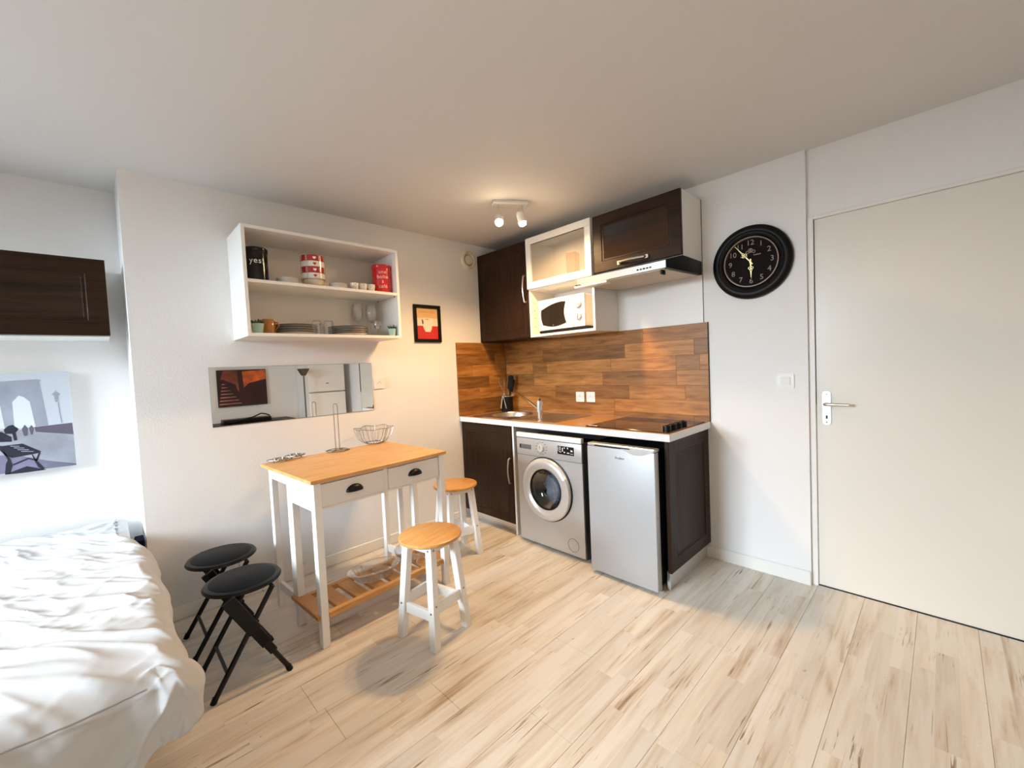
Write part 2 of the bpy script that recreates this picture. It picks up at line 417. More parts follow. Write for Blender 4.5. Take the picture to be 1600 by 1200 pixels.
def dup(root, loc, rotz, label, group=None):
    r = root.copy(); COL.objects.link(r); r.location = loc; r.rotation_euler = (0, 0, rotz); r['label'] = label
    if group: r['group'] = group
    for ch in list(root.children):
        c = ch.copy(); COL.objects.link(c); c.parent = r
        for g in list(ch.children):
            d = g.copy(); COL.objects.link(d); d.parent = c
    return r

def arc(cx, cy, r, a0, a1, n): return [(cx + r * cos(a0 + (a1 - a0) * k / n), cy + r * sin(a0 + (a1 - a0) * k / n)) for k in range(n + 1)]
def circ(r, n=32, cx=0, cy=0, sx=1, sy=1): return [(cx + sx * r * cos(2 * pi * k / n), cy + sy * r * sin(2 * pi * k / n)) for k in range(n)]
def rrect(x0, y0, x1, y1, r, n=5):
    return arc(x1 - r, y0 + r, r, -pi / 2, 0, n) + arc(x1 - r, y1 - r, r, 0, pi / 2, n) + arc(x0 + r, y1 - r, r, pi / 2, pi, n) + arc(x0 + r, y0 + r, r, pi, 1.5 * pi, n)

# ------------------------------------------------------------------ room shell
H = 2.423; WR = 4.15; YF = -5.60; XA = -0.40; YA = -2.691
b = bm_new(); box(b, XA - .1, YF - .1, -.06, WR + .1, .15, -.0085); floor = struct('floor', b, 'gap')
rng = random.Random(3)
k = -12
while True:
    x0 = 1.855 + k * 0.2025; k += 1
    if x0 + .2025 < XA + .01: continue
    if x0 > WR: break
    y = YF - rng.random() * 1.1
    while y < .03:
        y1 = y + 1.2
        a0, a1 = max(y, YF), min(y1, .03); c0, c1 = max(x0, XA), min(x0 + .2025, WR)
        if a1 - a0 > .03:
            b = bm_new(); box(b, c0 + .0004, a0 + .0004, -.0085, c1 - .0004, a1 - .0004, 0.0, .0009)
            obj('plank', b, 'floor', floor)
        y = y1
b = bm_new(); box(b, XA - .1, YF - .1, H, WR + .1, .15, H + .08); struct('ceiling', b, 'ceil')
b = bm_new(); box(b, XA - .1, YA, 0, 0, .15, H); struct('wall_left', b, 'wall')
b = bm_new(); box(b, XA - .1, YF - .1, 0, XA, YA, H); struct('wall_alcove', b, 'wall')
b = bm_new(); box(b, 0, 0, 0, 2.434, .15, H); box(b, 2.434, .025, 2.062, WR + .1, .15, H); box(b, 3.322, .025, 0, WR + .1, .15, 2.062); struct('wall_back', b, 'wall_smooth')
b = bm_new(); box(b, WR, YF - .1, 0, WR + .1, .025, H); struct('wall_right', b, 'wall_smooth')
WX0, WX1, WZ0, WZ1 = -.32, 1.55, .10, 2.20
b = bm_new(); box(b, XA, YF - .08, 0, WX0, YF, H); box(b, WX1, YF - .08, 0, WR, YF, H); box(b, WX0, YF - .08, 0, WX1, YF, WZ0); box(b, WX0, YF - .08, WZ1, WX1, YF, H); struct('wall_front', b, 'wall_smooth')
b = bm_new()
fw = .05
for (x0, z0, x1, z1) in ((WX0, WZ0, WX1, WZ0 + fw), (WX0, WZ1 - fw, WX1, WZ1), (WX0, WZ0 + fw, WX0 + fw, WZ1 - fw), (WX1 - fw, WZ0 + fw, WX1, WZ1 - fw), (.58 - .04, WZ0 + fw, .58 + .04, WZ1 - fw)):
    box(b, x0, YF - .06, z0, x1, YF - .01, z1, .004)
win = struct('window_1', b, 'white_pl')
for x0, x1 in ((WX0 + fw, .54), (.62, WX1 - fw)):
    b = bm_new(); box(b, x0, YF - .04, WZ0 + fw, x1, YF - .035, WZ1 - fw); obj('pane', b, 'pane', win)

def skirt(name, pts_box):
    b = bm_new(); box(b, *pts_box, .004); return struct(name, b, 'trim')
skirt('baseboard_left', (0.0, YA, 0, .013, -.60, .076))
skirt('baseboard_back', (1.86, -.013, 0, 2.434, 0, .08))
skirt('baseboard_alcove', (XA, YF, 0, XA + .013, YA, .076))
skirt('baseboard_right', (WR - .013, YF, 0, WR, .025, .076))
skirt('baseboard_front', (WX1, YF, 0, WR, YF + .013, .076))

# door in the kitchen wall
b = bm_new()
box(b, 2.4342, .018, 0, 2.4635, .10, 2.062, .002); box(b, 3.2965, .018, 0, 3.322, .10, 2.062, .002); box(b, 2.4635, .018, 2.0445, 3.2965, .10, 2.062, .002); box(b, 2.4635, .036, .006, 2.468, .10, 2.0445); box(b, 2.468, .036, 2.040, 3.292, .10, 2.0445)
door = struct('door_1', b, 'trim'); door['label'] = 'plain off-white interior door with lever handle right of the clock'
b = bm_new(); box(b, 2.4648, .030, .007, 3.2952, .0355, 2.0435, .0015); obj('door_leaf', b, 'door', door)
b = bm_new(); prism(b, rrect(-.0195, -.094, .0195, .094, .019, 6), .006, MYm(2.511, .030, 1.012)); hp = obj('handle_plate', b, 'alu', door, label='brushed metal handle plate')
b = bm_new()
for z in (1.088, .934): lathe(b, [(0, .0012), (.0045, .0010), (.0045, -.001)], 12, MYm(2.511, .024, z))
obj('screw', b, 'brass', hp)
b = bm_new(); box(b, 2.507, .0232, .953, 2.515, .0245, .971); obj('keyhole', b, 'blkm', hp)
b = bm_new(); tube(b, [(2.509, .024, 1.036), (2.509, -.012, 1.036), (2.514, -.021, 1.036), (2.524, -.025, 1.036), (2.560, -.025, 1.0365), (2.615, -.025, 1.036)], [.0085, .0085, .0085, .0085, .008, .0075], 12); obj('lever_handle', b, 'satin', door, label='satin lever handle')

# ------------------------------------------------------------------ kitchen splashback
def plank_row(parent, z0, z1, cuts, plane, mx_name):
    for c0, c1 in zip(cuts[:-1], cuts[1:]):
        b = bm_new(); e = .0004
        if plane == 'y': box(b, c0 + e, -.010, z0 + e, c1 - e, -.002, z1 - e, .0007)
        else: box(b, .002, c0 + e, z0 + e, .010, c1 - e, z1 - e, .0007)
        obj('plank', b, mx_name, parent)
ZS = [.9025, .938, 1.037, 1.138, 1.242, 1.343, 1.446, 1.545]
rowsB = [[.012, 1.194, 1.80, 1.902], [.012, .435, 1.198, 1.902], [.012, .617, 1.325, 1.748, 1.902], [.012, .369, 1.10, 1.69, 1.902], [.012, .36, .528, 1.178, 1.688, 1.848, 1.902], [.012, .491, 1.30, 1.813, 1.902], [.012, .70, 1.45, 1.902]]
t = thing('backsplash', 'long wood-plank splashback on the kitchen wall behind hob and sockets', 'backsplash', (.95, 0, .902))
b = bm_new(); box(b, 0.0025, -.002, .9025, 1.9025, -.0004, 1.545); obj('backing', b, 'gap', t)
for i, cuts in enumerate(rowsB): plank_row(t, ZS[i], ZS[i + 1], cuts, 'y', 'bs')
b = bm_new(); box(b, 1.9025, -.011, .902, 1.905, -.0004, 1.546); obj('edge_trim', b, 'gap', t)
rowsA = [[-.592, -.30, -.012], [-.592, -.012], [-.592, -.35, -.012], [-.592, -.23, -.012], [-.592, -.42, -.012], [-.592, -.15, -.012], [-.592, -.012]]
t = thing('backsplash', 'short wood-plank splashback on the left wall beside the sink', 'backsplash', (0, -.3, .902))
b = bm_new(); box(b, 0, -.593, .9025, .002, -.012, 1.545); obj('backing', b, 'gap', t)
for i, cuts in enumerate(rowsA): plank_row(t, ZS[i], ZS[i + 1], cuts, 'x', 'bs')
M['bsA'] = M['bs']

# ------------------------------------------------------------------ base units
def panel_door(bm, x0, z0, x1, z1, y, th=.02, fr=.055, mxf=None):
    """framed door facing -y: flat frame with mitred stiles and a recessed centre panel"""
    xs = [x0, x0 + fr, x0 + fr + .006, x1 - fr - .006, x1 - fr, x1]
    def rect(a, c): return [(a[0], a[1]), (c[0], a[1]), (c[0], c[1]), (a[0], c[1])]
    def add(bm, loops):
        t = bmesh.new(); rings = []
        for (a, c, yy) in loops: rings.append([t.verts.new((p[0], yy, p[1])) for p in rect(a, c)])
        for A, B in zip(rings[:-1], rings[1:]):
            for i in range(4): t.faces.new((A[i], A[(i + 1) % 4], B[(i + 1) % 4], B[i]))
        t.faces.new(rings[0]); t.faces.new(rings[-1])
        bmesh.ops.recalc_face_normals(t, faces=t.faces); merge(bm, t, mxf)
    q = lambda d, yy: ((x0 + d, z0 + d), (x1 - d, z1 - d), yy)
    add(bm, [q(0, y + th), q(0, y + .002), q(.002, y), q(fr, y), q(fr + .004, y + .005), q(fr + .008, y + .005), q(fr + .016, y + .0045), q(fr + .020, y + .007)])

def bow_handle(bm, p0, p1, out, r=.006, depth=.028):
    p0, p1, out = Vector(p0), Vector(p1), Vector(out); d = p1 - p0
    pts = [p0, p0 + out * depth * .55 + d * .03]
    for k in range(1, 8):
        s = k / 8; pts.append(p0 + d * (.03 + .94 * s) + out * depth * (.55 + .45 * sin(pi * s)))
    pts += [p1 + out * depth * .55 - d * .03, p1]
    tube(bm, pts, [r * 1.5, r * 1.2] + [r] * 7 + [r * 1.2, r * 1.5], 8)

t = thing('base_cabinet', 'dark wood base cabinet under the sink with vertical bow handle', 'cabinet', (.31, -.3, 0))
b = bm_new()
box(b, 0.012, -.55, .10, .03, -.003, .86); box(b, .627, -.565, 0, .645, -.003, .86); box(b, .03, -.55, .10, .627, -.003, .118); box(b, .03, -.01, .118, .627, -.003, .86)
obj('carcass', b, 'mel', t)
b = bm_new(); box(b, .014, -.52, .001, .627, -.503, .10); obj('plinth', b, 'alu', t)
b = bm_new(); panel_door(b, .004, .086, .624, .850, -.572); d = obj('door', b, 'dark', t)
b = bm_new(); bow_handle(b, (.598, -.572, .405), (.598, -.572, .60), (0, -1, 0)); obj('handle', b, 'satin', d, label='curved satin metal handle')

t = thing('end_panel', 'framed dark wood end panel closing the kitchen run beside the fridge', 'panel', (1.88, -.29, 0))
b = bm_new(); mp = Matrix(((0, -1, 0, 0), (1, 0, 0, 0), (0, 0, 1, 0), (0, 0, 0, 1)))
# panel_door faces -y; rotate +90 degrees about z so that it faces +x: (x,y) -> (-y, x)
panel_door(b, -.583, .108, -.014, .858, -1.892, .02, .075, mp); obj('panel', b, 'dark', t)
b = bm_new(); box(b, 1.8535, -.56, 0, 1.8655, -.016, .108); box(b, 1.8535, -.566, 0, 1.872, -.56, .106); obj('plinth', b, 'alu', t)
b = bm_new(); box(b, 1.8645, -.576, .108, 1.8715, -.003, .858); obj('core', b, 'blkm', t)

# worktop with sink cut-out
SX0, SX1, SY0, SY1 = .10, 1.02, -.535, -.055
BX, BY, BR = .36, -.30, .185
t = thing('worktop', 'honey wood kitchen worktop with pale edge band', 'worktop', (.95, -.3, .86))
b = bm_new()
for (x0, y0, x1, y1) in ((0.011, -.590, .15, -.011), (.15, -.590, .57, -.51), (.15, -.09, .57, -.011), (.57, -.590, 1.901, -.011)): box(b, x0, y0, .862, x1, y1, .9015)
obj('top', b, 'wt', t)
b = bm_new(); box(b, .011, -.5935, .861, 1.9045, -.590, .902); box(b, 1.901, -.590, .861, 1.9045, -.011, .902); obj('edge_band', b, 'edge', t)
b = bm_new(); box(b, .66, -.012, .001, 1.845, -.001, .855); struct('shade_board', b, 'blkm')  # black board added to paint the dark, unlit space behind the appliances

t = thing('sink', 'round-bowl stainless steel sink with drainer set in the worktop', 'sink', (.55, -.3, .902))
b = bm_new(); n = 48
outer = []; inner = []
for k in range(n):
    a = 2 * pi * k / n; dx, dy = cos(a), sin(a); inner.append((BX + BR * dx, BY + BR * dy))
# flat plate: rectangle with circular hole, built as a fan between the rim circle and the rectangle
rect_pts = []
for k in range(n):
    a = 2 * pi * k / n; dx, dy = cos(a), sin(a); s = 1e9
    if dx > 1e-9: s = min(s, (.60 - BX) / dx)
    if dx < -1e-9: s = min(s, (SX0 - BX) / dx)
    if dy > 1e-9: s = min(s, (SY1 - BY) / dy)
    if dy < -1e-9: s = min(s, (SY0 - BY) / dy)
    rect_pts.append((BX + dx * s, BY + dy * s))
ring_prism(b, rect_pts, inner, .003, Matrix.Translation((0, 0, .9018)))
box(b, .60, SY0, .9018, SX1, SY1, .9048)
for (x, y) in ((SX0, SY0), (SX0, SY1), (.60, SY0), (.60, SY1)): pass
for c0, c1 in (((SX0, SY0), (.24, -.50)), ((SX0, -.10), (.24, SY1)),): box(b, c0[0], c0[1], .9018, c1[0], c1[1], .9047)
box(b, .48, SY0, .9018, .60, -.50, .9047); box(b, .48, -.10, .9018, .60, SY1, .9047)
obj('plate', b, 'steel', t)
b = bm_new(); lathe(b, [(BR + .012, .9050), (BR + .006, .9075), (BR - .002, .9062), (BR - .008, .895), (BR - .018, .80), (BR - .05, .768), (.03, .762), (0, .762)], 48, Matrix.Translation((BX, BY, 0))); obj('bowl', b, 'steel', t)
b = bm_new(); lathe(b, [(0, .7665), (.02, .7665), (.03, .7635), (.036, .7625)], 24, Matrix.Translation((BX, BY, 0))); obj('drain', b, 'chrome', t)
b = bm_new()
for k in range(11): box(b, .64 + .028 * k, -.47, .9046, .652 + .028 * k, -.12, .9068, .001)
obj('drainer_rib', b, 'steel', t)

FX, FY = .868, -.500
t = thing('faucet', 'chrome mixer tap with long spout at the front of the sink', 'faucet', (FX, FY, .905))
b = bm_new(); lathe(b, [(0, .9050), (.026, .9050), (.026, .911), (.019, .917), (.019, .965), (.0235, .970), (.0235, 1.045), (.021, 1.056), (0, 1.060)], 24, Matrix.Translation((FX, FY, 0))); obj('body', b, 'chrome', t)
b = bm_new(); tube(b, [(FX - .015, FY + .006, .985), (FX - .08, FY + .030, 1.010), (FX - .25, FY + .095, 1.062), (FX - .38, FY + .145, 1.092), (FX - .43, FY + .163, 1.096), (FX - .452, FY + .172, 1.090), (FX - .460, FY + .175, 1.070)], [.011, .010, .0095, .0095, .011, .0125, .013], 12); obj('spout', b, 'chrome', t)
b = bm_new(); tube(b, [(FX - .005, FY + .01, 1.052), (FX - .022, FY + .03, 1.064), (FX - .04, FY + .055, 1.068)], [.008, .006, .007], 8); obj('lever', b, 'chrome', t)

# utensil pot and utensils in the corner
UX, UY = .115, -.115
t = thing('utensil_pot', 'dark metal utensil pot in the corner behind the sink', 'pot', (UX, UY, .9015))
b = bm_new(); lathe(b, [(0, .9016), (.050, .9016), (.052, .906), (.052, 1.045), (.049, 1.045), (.049, .912), (0, .912)], 28, Matrix.Translation((UX, UY, 0))); obj('body', b, 'blkm', t)
b = bm_new(); lathe(b, [(.0535, 1.040), (.0545, 1.044), (.0535, 1.048), (.0485, 1.048), (.0485, 1.040)], 28, Matrix.Translation((UX, UY, 0)), True); obj('rim', b, 'chrome', t)
def spatula(name, label, base, tip, wid, hl, m, cat='utensil'):
    o = thing(name, label, cat, base); bq = bm_new(); d = (Vector(tip) - Vector(base)); n_ = d.normalized()
    tube(bq, [base, Vector(base) + d * .6], .0045, 8); obj('handle', bq, m, o)
    bq = bm_new(); u = Vector((.6, .8, 0)); u = (u - n_ * u.dot(n_)).normalized(); w = n_.cross(u); s0 = Vector(base) + d * .58
    mx = Matrix(((u.x, n_.x, w.x, s0.x), (u.y, n_.y, w.y, s0.y), (u.z, n_.z, w.z, s0.z), (0, 0, 0, 1)))
    prism(bq, rrect(-wid, 0, wid, d.length * .42, wid * .7), .004, mx); obj('blade', bq, m, o); return o
spatula('spatula', 'tall black spatula in the utensil pot', (UX + .018, UY - .008, .920), (UX + .045, UY + .025, 1.235), .026, .1, 'blkm')
spatula('spoon', 'black serving spoon leaning right in the utensil pot', (UX - .015, UY + .012, .920), (UX + .035, UY + .055, 1.20), .022, .1, 'blkm')
t = thing('whisk', 'silver wire whisk standing in the utensil pot', 'whisk', (UX - .005, UY - .02, .918))
b = bm_new(); A = Vector((UX + .005, UY - .012, .918)); Bt = Vector((UX - .028, UY - .04, 1.215)); dd = (Bt - A); un, vn = frame_to(dd)
tube(b, [A, A + dd * .52], .0055, 8); obj('handle', b, 'chrome', t)
b = bm_new()
for k in range(4):
    a = pi * k / 4; ax = un * cos(a) + vn * sin(a)
    pts = []
    for j in range(15):
        s = j / 14 * 2 - 1; pts.append(A + dd * (.52 + .48 * (1 - abs(s) ** 2.2)) + ax * (.030 * sin(pi * s) * (1 if abs(s) < 2 else 1)))
    tube(b, pts, .0012, 5)
obj('wire', b, 'chrome', t)
t = thing('tongs', 'bright steel tongs hooked over the front of the utensil pot', 'tongs', (UX + .03, UY - .06, .903))
b = bm_new()
tube(b, [(UX + .012, UY - .050, 1.052), (UX + .012, UY - .0635, 1.05), (UX + .006, UY - .066, 1.02), (UX - .012, UY - .068, .935)], [.005, .006, .007, .009], 8)
tube(b, [(UX + .018, UY - .048, 1.052), (UX + .020, UY - .062, 1.05), (UX + .026, UY - .063, 1.02), (UX + .050, UY - .060, .935)], [.005, .005, .005, .006], 8)
obj('arms', b, 'chrome', t)

# hob
t = thing('hob', 'black ceramic hob on the right end of the worktop', 'hob', (1.6, -.3, .902))
b = bm_new(); box(b, 1.315, -.555, .9016, 1.885, -.045, .9075, .002); obj('glass_plate', b, 'blkgl', t)
b = bm_new()
for (x, y, r) in ((1.44, -.42, .075), (1.44, -.18, .09), (1.66, -.42, .09), (1.66, -.18, .075)):
    ring_prism(b, circ(r, 40, x, y), circ(r - .0025, 40, x, y), .0004, Matrix.Translation((0, 0, .9075)))
obj('zone_ring', b, 'grey_pl', t)
b = bm_new(); box(b, 1.33, -.545, .9075, 1.40, -.525, .911, .001); obj('badge', b, 'alu', t, label='small silver tag at the front corner')
for k in range(4):
    b = bm_new(); y = -.475 + .072 * k
    lathe(b, [(0, .9335), (.019, .9335), (.0225, .930), (.024, .9075)], 20, Matrix.Translation((1.835, y, 0))); kn = obj('knob', b, 'blk', t)
    b = bm_new(); box(b, 1.8335, y - .018, .9335, 1.8365, y + .018, .9375); obj('grip', b, 'blk', kn)

# twin sockets on the splashback
def socket(name, label, mx, group=None, m='white_pl'):
    loc = mx.to_translation(); o = thing(name, label, 'socket', loc)
    bq = bm_new(); prism(bq, rrect(-.041, -.041, .041, .041, .006, 3), .009, mx); obj('plate', bq, m, o)
    bq = bm_new(); lathe(bq, [(.027, .0092), (.026, .0105), (.0235, .0105), (.022, .0093)], 28, mx); r = obj('rim', bq, m, o)
    bq = bm_new(); lathe(bq, [(0, .0094), (.0215, .0094)], 24, mx); obj('recess', bq, 'trim', o)
    bq = bm_new()
    for sx_ in (-.0095, .0095): lathe(bq, [(0, .0100), (.003, .0100), (.003, .009)], 10, mx @ Matrix.Translation((sx_, 0, 0)))
    lathe(bq, [(0, .016), (.0023, .0155), (.0023, .009)], 10, mx @ Matrix.Translation((0, .010, 0)))
    obj('contact', bq, 'brass', o)
    return o
socket('power_socket', 'white power socket on the splashback, left of the pair', MYm(.882, -.010, 1.044))
socket('power_socket', 'white power socket on the splashback, right of the pair', MYm(.986, -.010, 1.045))
socket('power_socket', 'white power socket on the plaster wall right of the mirror', MXp(0, -1.322, 1.237))

# ------------------------------------------------------------------ washing machine
t = thing('washing_machine', 'silver front-loading washing machine under the worktop', 'washing machine', (1.01, -.32, 0))
x0, x1, yf = .713, 1.311, -.600
b = bm_new(); box(b, x0 + .004, -.40, .012, x1 - .004, -.06, .790, .004)
for q in ((x0 + .004, .012, x0 + .02, .790), (x1 - .02, .012, x1 - .004, .790), (x0 + .02, .012, x1 - .02, .03), (x0 + .02, .775, x1 - .02, .790)): box(b, q[0], -.585, q[1], q[2], -.40, q[3])
obj('body', b, 'grey_pl', t)  # dark grey paints in the shade on the machine's sides and top
DX, DZ = .995, .438
hole = []; rim_ = []
for k in range(64):
    a = 2 * pi * k / 64; dx, dz = cos(a), sin(a); sc = 1e9
    if dx > 1e-9: sc = min(sc, (x1 - DX) / dx)
    if dx < -1e-9: sc = min(sc, (x0 - DX) / dx)
    if dz > 1e-9: sc = min(sc, (.660 - DZ) / dz)
    if dz < -1e-9: sc = min(sc, (.022 - DZ) / dz)
    rim_.append((dx * sc, dz * sc)); hole.append((.150 * dx, .150 * dz))
for cx_, cz_ in ((x0, .022), (x1, .022), (x1, .660), (x0, .660)):
    kk = min(range(64), key=lambda k: (rim_[k][0] - (cx_ - DX)) ** 2 + (rim_[k][1] - (cz_ - DZ)) ** 2); rim_[kk] = (cx_ - DX, cz_ - DZ)
b = bm_new(); ring_prism(b, rim_, hole, .015, MYm(DX, -.585, DZ)); obj('front_panel', b, 'silver', t)
b = bm_new(); box(b, x0, yf - .004, .6615, x1, -.585, .788, .007, 2); obj('control_panel', b, 'silver', t)
b = bm_new(); box(b, x0, yf - .006, .791, x1, -.572, .826, .008, 2); obj('lid', b, 'white_pl', t)
b = bm_new(); box(b, x0 + .02, -.585, .012, x1 - .02, -.57, .03); obj('toe_strip', b, 'blkm', t)
b = bm_new(); box(b, .745, yf - .0062, .707, .862, yf - .004, .741, .001); dw = obj('dispenser_drawer', b, 'grey_pl', t)
b = bm_new(); box(b, .748, yf - .0072, .712, .760, yf - .0062, .737); obj('finger_pull', b, 'blkm', dw)
b = bm_new(); mx = MYm(.962, yf - .004, .728); lathe(b, [(0, .020), (.022, .020), (.026, .017), (.027, 0)], 28, mx); kn = obj('program_dial', b, 'silver2', t)
b = bm_new(); box(b, .9605, yf - .0256, .728, .9635, yf - .024, .750); obj('pointer', b, 'grey_pl', kn)
b = bm_new()
for k in range(12):
    a = 2 * pi * (k + .5) / 12; cx, cz = .962 + .048 * cos(a), .728 + .043 * sin(a); box(b, cx - .008, yf - .0046, cz - .0016, cx + .008, yf - .004, cz + .0016)
obj('program_marks', b, 'grey_pl', t)
b = bm_new(); box(b, 1.110, yf - .006, .705, 1.250, yf - .004, .762, .001); dp = obj('display', b, 'blk', t)
b = bm_new()
for (cx, cz, w, h) in ((1.118, .752, .004, .002), (1.118, .742, .004, .002), (1.118, .732, .004, .002), (1.134, .745, .003, .014), (1.155, .748, .005, .004), (1.155, .738, .004, .012), (1.172, .752, .004, .004), (1.199, .752, .004, .005), (1.171, .722, .006, .004), (1.203, .720, .010, .003), (1.232, .717, .012, .0015), (1.134, .722, .010, .002), (1.228, .737, .004, .006), (1.236, .736, .004, .005)):
    box(b, cx - w, yf - .0066, cz - h, cx + w, yf - .006, cz + h)
obj('display_marks', b, 'edge', dp)
DX, DZ = .995, .438
mx = MYm(DX, yf, DZ)
b = bm_new(); lathe(b, [(.229, 0), (.229, .006), (.222, .008), (.215, .004)], 64, mx); obj('door_seal', b, 'blk', t)
b = bm_new(); lathe(b, [(.222, .004), (.222, .016), (.214, .027), (.200, .034), (.186, .036), (.160, .030), (.146, .020), (.143, .008)], 64, mx); dr = obj('door_ring', b, 'silver2', t)
b = bm_new(); ring_prism(b, arc(0, 0, .224, -.62, .42, 14) + [], arc(0, 0, .190, -.62, .42, 14), .005, mx @ Matrix.Translation((0, 0, .031))) if False else None
t2 = bmesh.new(); t2.free()
seg = [arc(0, 0, r_, -.62, .50, 14) for r_ in (.2235, .192)]
prism(b, seg[0] + seg[1][::-1], .006, mx @ Matrix.Translation((0, 0, .0325))); obj('door_grip', b, 'silver2', dr)
b = bm_new(); lathe(b, [(.144, .022), (.138, .024), (.134, .012), (.130, .002)], 48, mx); obj('glass_rim', b, 'blk', t)
b = bm_new(); lathe(b, [(.134, .013), (.122, .000), (.104, -.018), (.066, -.034), (0, -.040)], 40, mx); obj('door_glass', b, 'washglass', t)
b = bm_new(); lathe(b, [(.150, -.002), (.150, -.03), (.165, -.05), (.165, -.17), (0, -.171)], 40, mx); obj('drum', b, 'drum', t)
b = bm_new()
bmesh.ops.create_icosphere(b, subdivisions=4, radius=.105)
for v in b.verts:
    q = noise.noise(v.co * 20) * .030 + noise.noise(v.co * 48) * .016
    v.co = v.co * (1 + q / .105); v.co = Vector((v.co.x * 1.05, v.co.y * 1.0, v.co.z * .50))
bmesh.ops.transform(b, matrix=mx @ Matrix.Translation((.015, -.012, -.105)), verts=b.verts); obj('laundry', b, 'laundry', t, label='blue-grey clothes behind the glass')
b = bm_new(); ring_prism(b, circ(.046, 32), circ(.0435, 32), .0012, MYm(1.213, yf, .092)); obj('filter_cover', b, 'grey_pl', t)

# ------------------------------------------------------------------ small fridge
t = thing('fridge', 'small silver undercounter fridge with black sides', 'fridge', (1.64, -.35, 0))
b = bm_new(); box(b, 1.418, -.612, .03, 1.836, -.07, .812, .004); obj('body', b, 'blkm', t)
b = bm_new(); box(b, 1.406, -.672, .022, 1.852, -.622, .806, .007, 2); dr = obj('door', b, 'fridge', t)
b = bm_new(); box(b, 1.416, -.624, .03, 1.842, -.612, .80); obj('door_gasket', b, 'blkm', t)
b = bm_new(); box(b, 1.406, -.668, .8062, 1.852, -.612, .824, .004); obj('top_trim', b, 'alu', dr)
b = bm_new(); box(b, 1.46, -.6695, .8085, 1.70, -.6675, .815); obj('grip_slot', b, 'blk', dr)
b = bm_new(); prism(b, [(-.10, .020)] + [(-.10 + .20 * k / 10, .017 - .027 * sin(pi * k / 10) ** 1.5) for k in range(11)] + [(.10, .020)], .004, MYm(1.745, -.6725, .790)); obj('finger_scoop', b, 'alu', dr, label='curved grey grip below the top edge')
b = bm_new(); text_bm(b, 'Proline', .021, MYm(1.634, -.6728, .752), .0005); obj('nameplate', b, 'grey_pl', dr)
for x in (1.43, 1.83):
    for y in (-.60, -.12):
        b = bm_new(); lathe(b, [(0, 0), (.016, 0), (.016, .008), (.010, .010), (.010, .031)], 12, Matrix.Translation((x, y, 0))); obj('foot', b, 'alu', t)

# ------------------------------------------------------------------ wall units
UD = -.306
t = thing('wall_cabinet', 'tall dark wall cabinet in the corner left of the microwave', 'cabinet', (.31, -.15, 1.545))
b = bm_new(); box(b, 0, UD + .022, 1.546, .624, 0 - .0105 + .0105, 2.326); obj('carcass', b, 'dark', t)
b = bm_new(); panel_door(b, .003, 1.548, .621, 2.324, UD - .001, .021, .065); d = obj('door', b, 'dark', t)
b = bm_new(); bow_handle(b, (.588, UD - .001, 1.832), (.588, UD - .001, 2.046), (0, -1, 0), .0065, .030); obj('handle', b, 'satin', d, label='curved satin metal handle')

t = thing('wall_cabinet', 'white wall cabinet with frosted glass door above an open microwave niche', 'cabinet', (.94, -.15, 1.545))
b = bm_new(); X0, X1 = .625, 1.251; th = .018
box(b, X0, UD + .003, 1.545, X0 + th, 0, 2.326); box(b, X1 - th, UD + .003, 1.545, X1, 0, 2.326)
for z in (1.545, 1.915, 2.308): box(b, X0 + th, UD + .003, z, X1 - th, -.004, z + th)
box(b, X0 + th, -.004, 1.563, X1 - th, 0, 2.308)
obj('carcass', b, 'mel', t)
b = bm_new(); fr = .052; y0, y1 = UD - .019, UD + .001; dz0, dz1 = 1.926, 2.325; dx0, dx1 = X0 + .002, X1 - .002
for q in ((dx0, dz0, dx1, dz0 + fr), (dx0, dz1 - fr, dx1, dz1), (dx0, dz0 + fr, dx0 + fr, dz1 - fr), (dx1 - fr, dz0 + fr, dx1, dz1 - fr)): box(b, q[0], y0, q[1], q[2], y1, q[3], .0015)
d = obj('door_frame', b, 'mel', t)
b = bm_new(); box(b, dx0 + fr - .004, UD - .010, dz0 + fr - .004, dx1 - fr + .004, UD - .005, dz1 - fr + .004); obj('glass', b, 'frost', d, label='frosted glass panel')
b = bm_new()
for z in (1.63, 1.70, 1.76, 1.82): lathe(b, [(0, .0004), (.004, .0004)], 10, MXp(X0 + th + .0002, UD + .045, z))
obj('peg_hole', b, 'blkm', t)
c = thing('carton', 'red carton blurred behind the frosted cabinet door', 'carton', (1.05, -.27, 1.933))
b = bm_new(); box(b, 1.015, -.306, 1.9335, 1.09, -.24, 2.13, .002); obj('body', b, 'carton', c)
b = bm_new(); box(b, 1.015, -.3065, 2.131, 1.09, -.2395, 2.138, .002); obj('flap', b, 'ink_p', c)

t = thing('hood_cabinet', 'short dark wall cabinet above the extractor hood', 'cabinet', (1.56, -.15, 1.935))
b = bm_new(); box(b, 1.252, UD + .022, 1.936, 1.876, 0, 2.326); obj('carcass', b, 'mel', t)
b = bm_new(); panel_door(b, 1.255, 1.938, 1.876, 2.325, UD - .001, .021, .068); d = obj('door', b, 'darkh', t)
b = bm_new(); mx = MYm(1.556, UD - .001, 1.966)
prism(b, [(-.098, -.012), (-.075, -.012), (-.06, 0), (-.03, .006), (.03, .006), (.06, 0), (.075, -.012), (.098, -.012), (.098, .014), (.075, .014), (.05, .012), (-.05, .012), (-.075, .014), (-.098, .014)], .0, mx) if False else None
bow_handle(b, (1.466, UD - .001, 1.972), (1.646, UD - .001, 1.972), (0, -1, 0), .008, .032)
for x in (1.458, 1.654): box(b, x - .014, UD - .009, 1.958, x + .014, UD - .0015, 1.986, .003)
obj('handle', b, 'satin', d, label='antique silver bow handle')

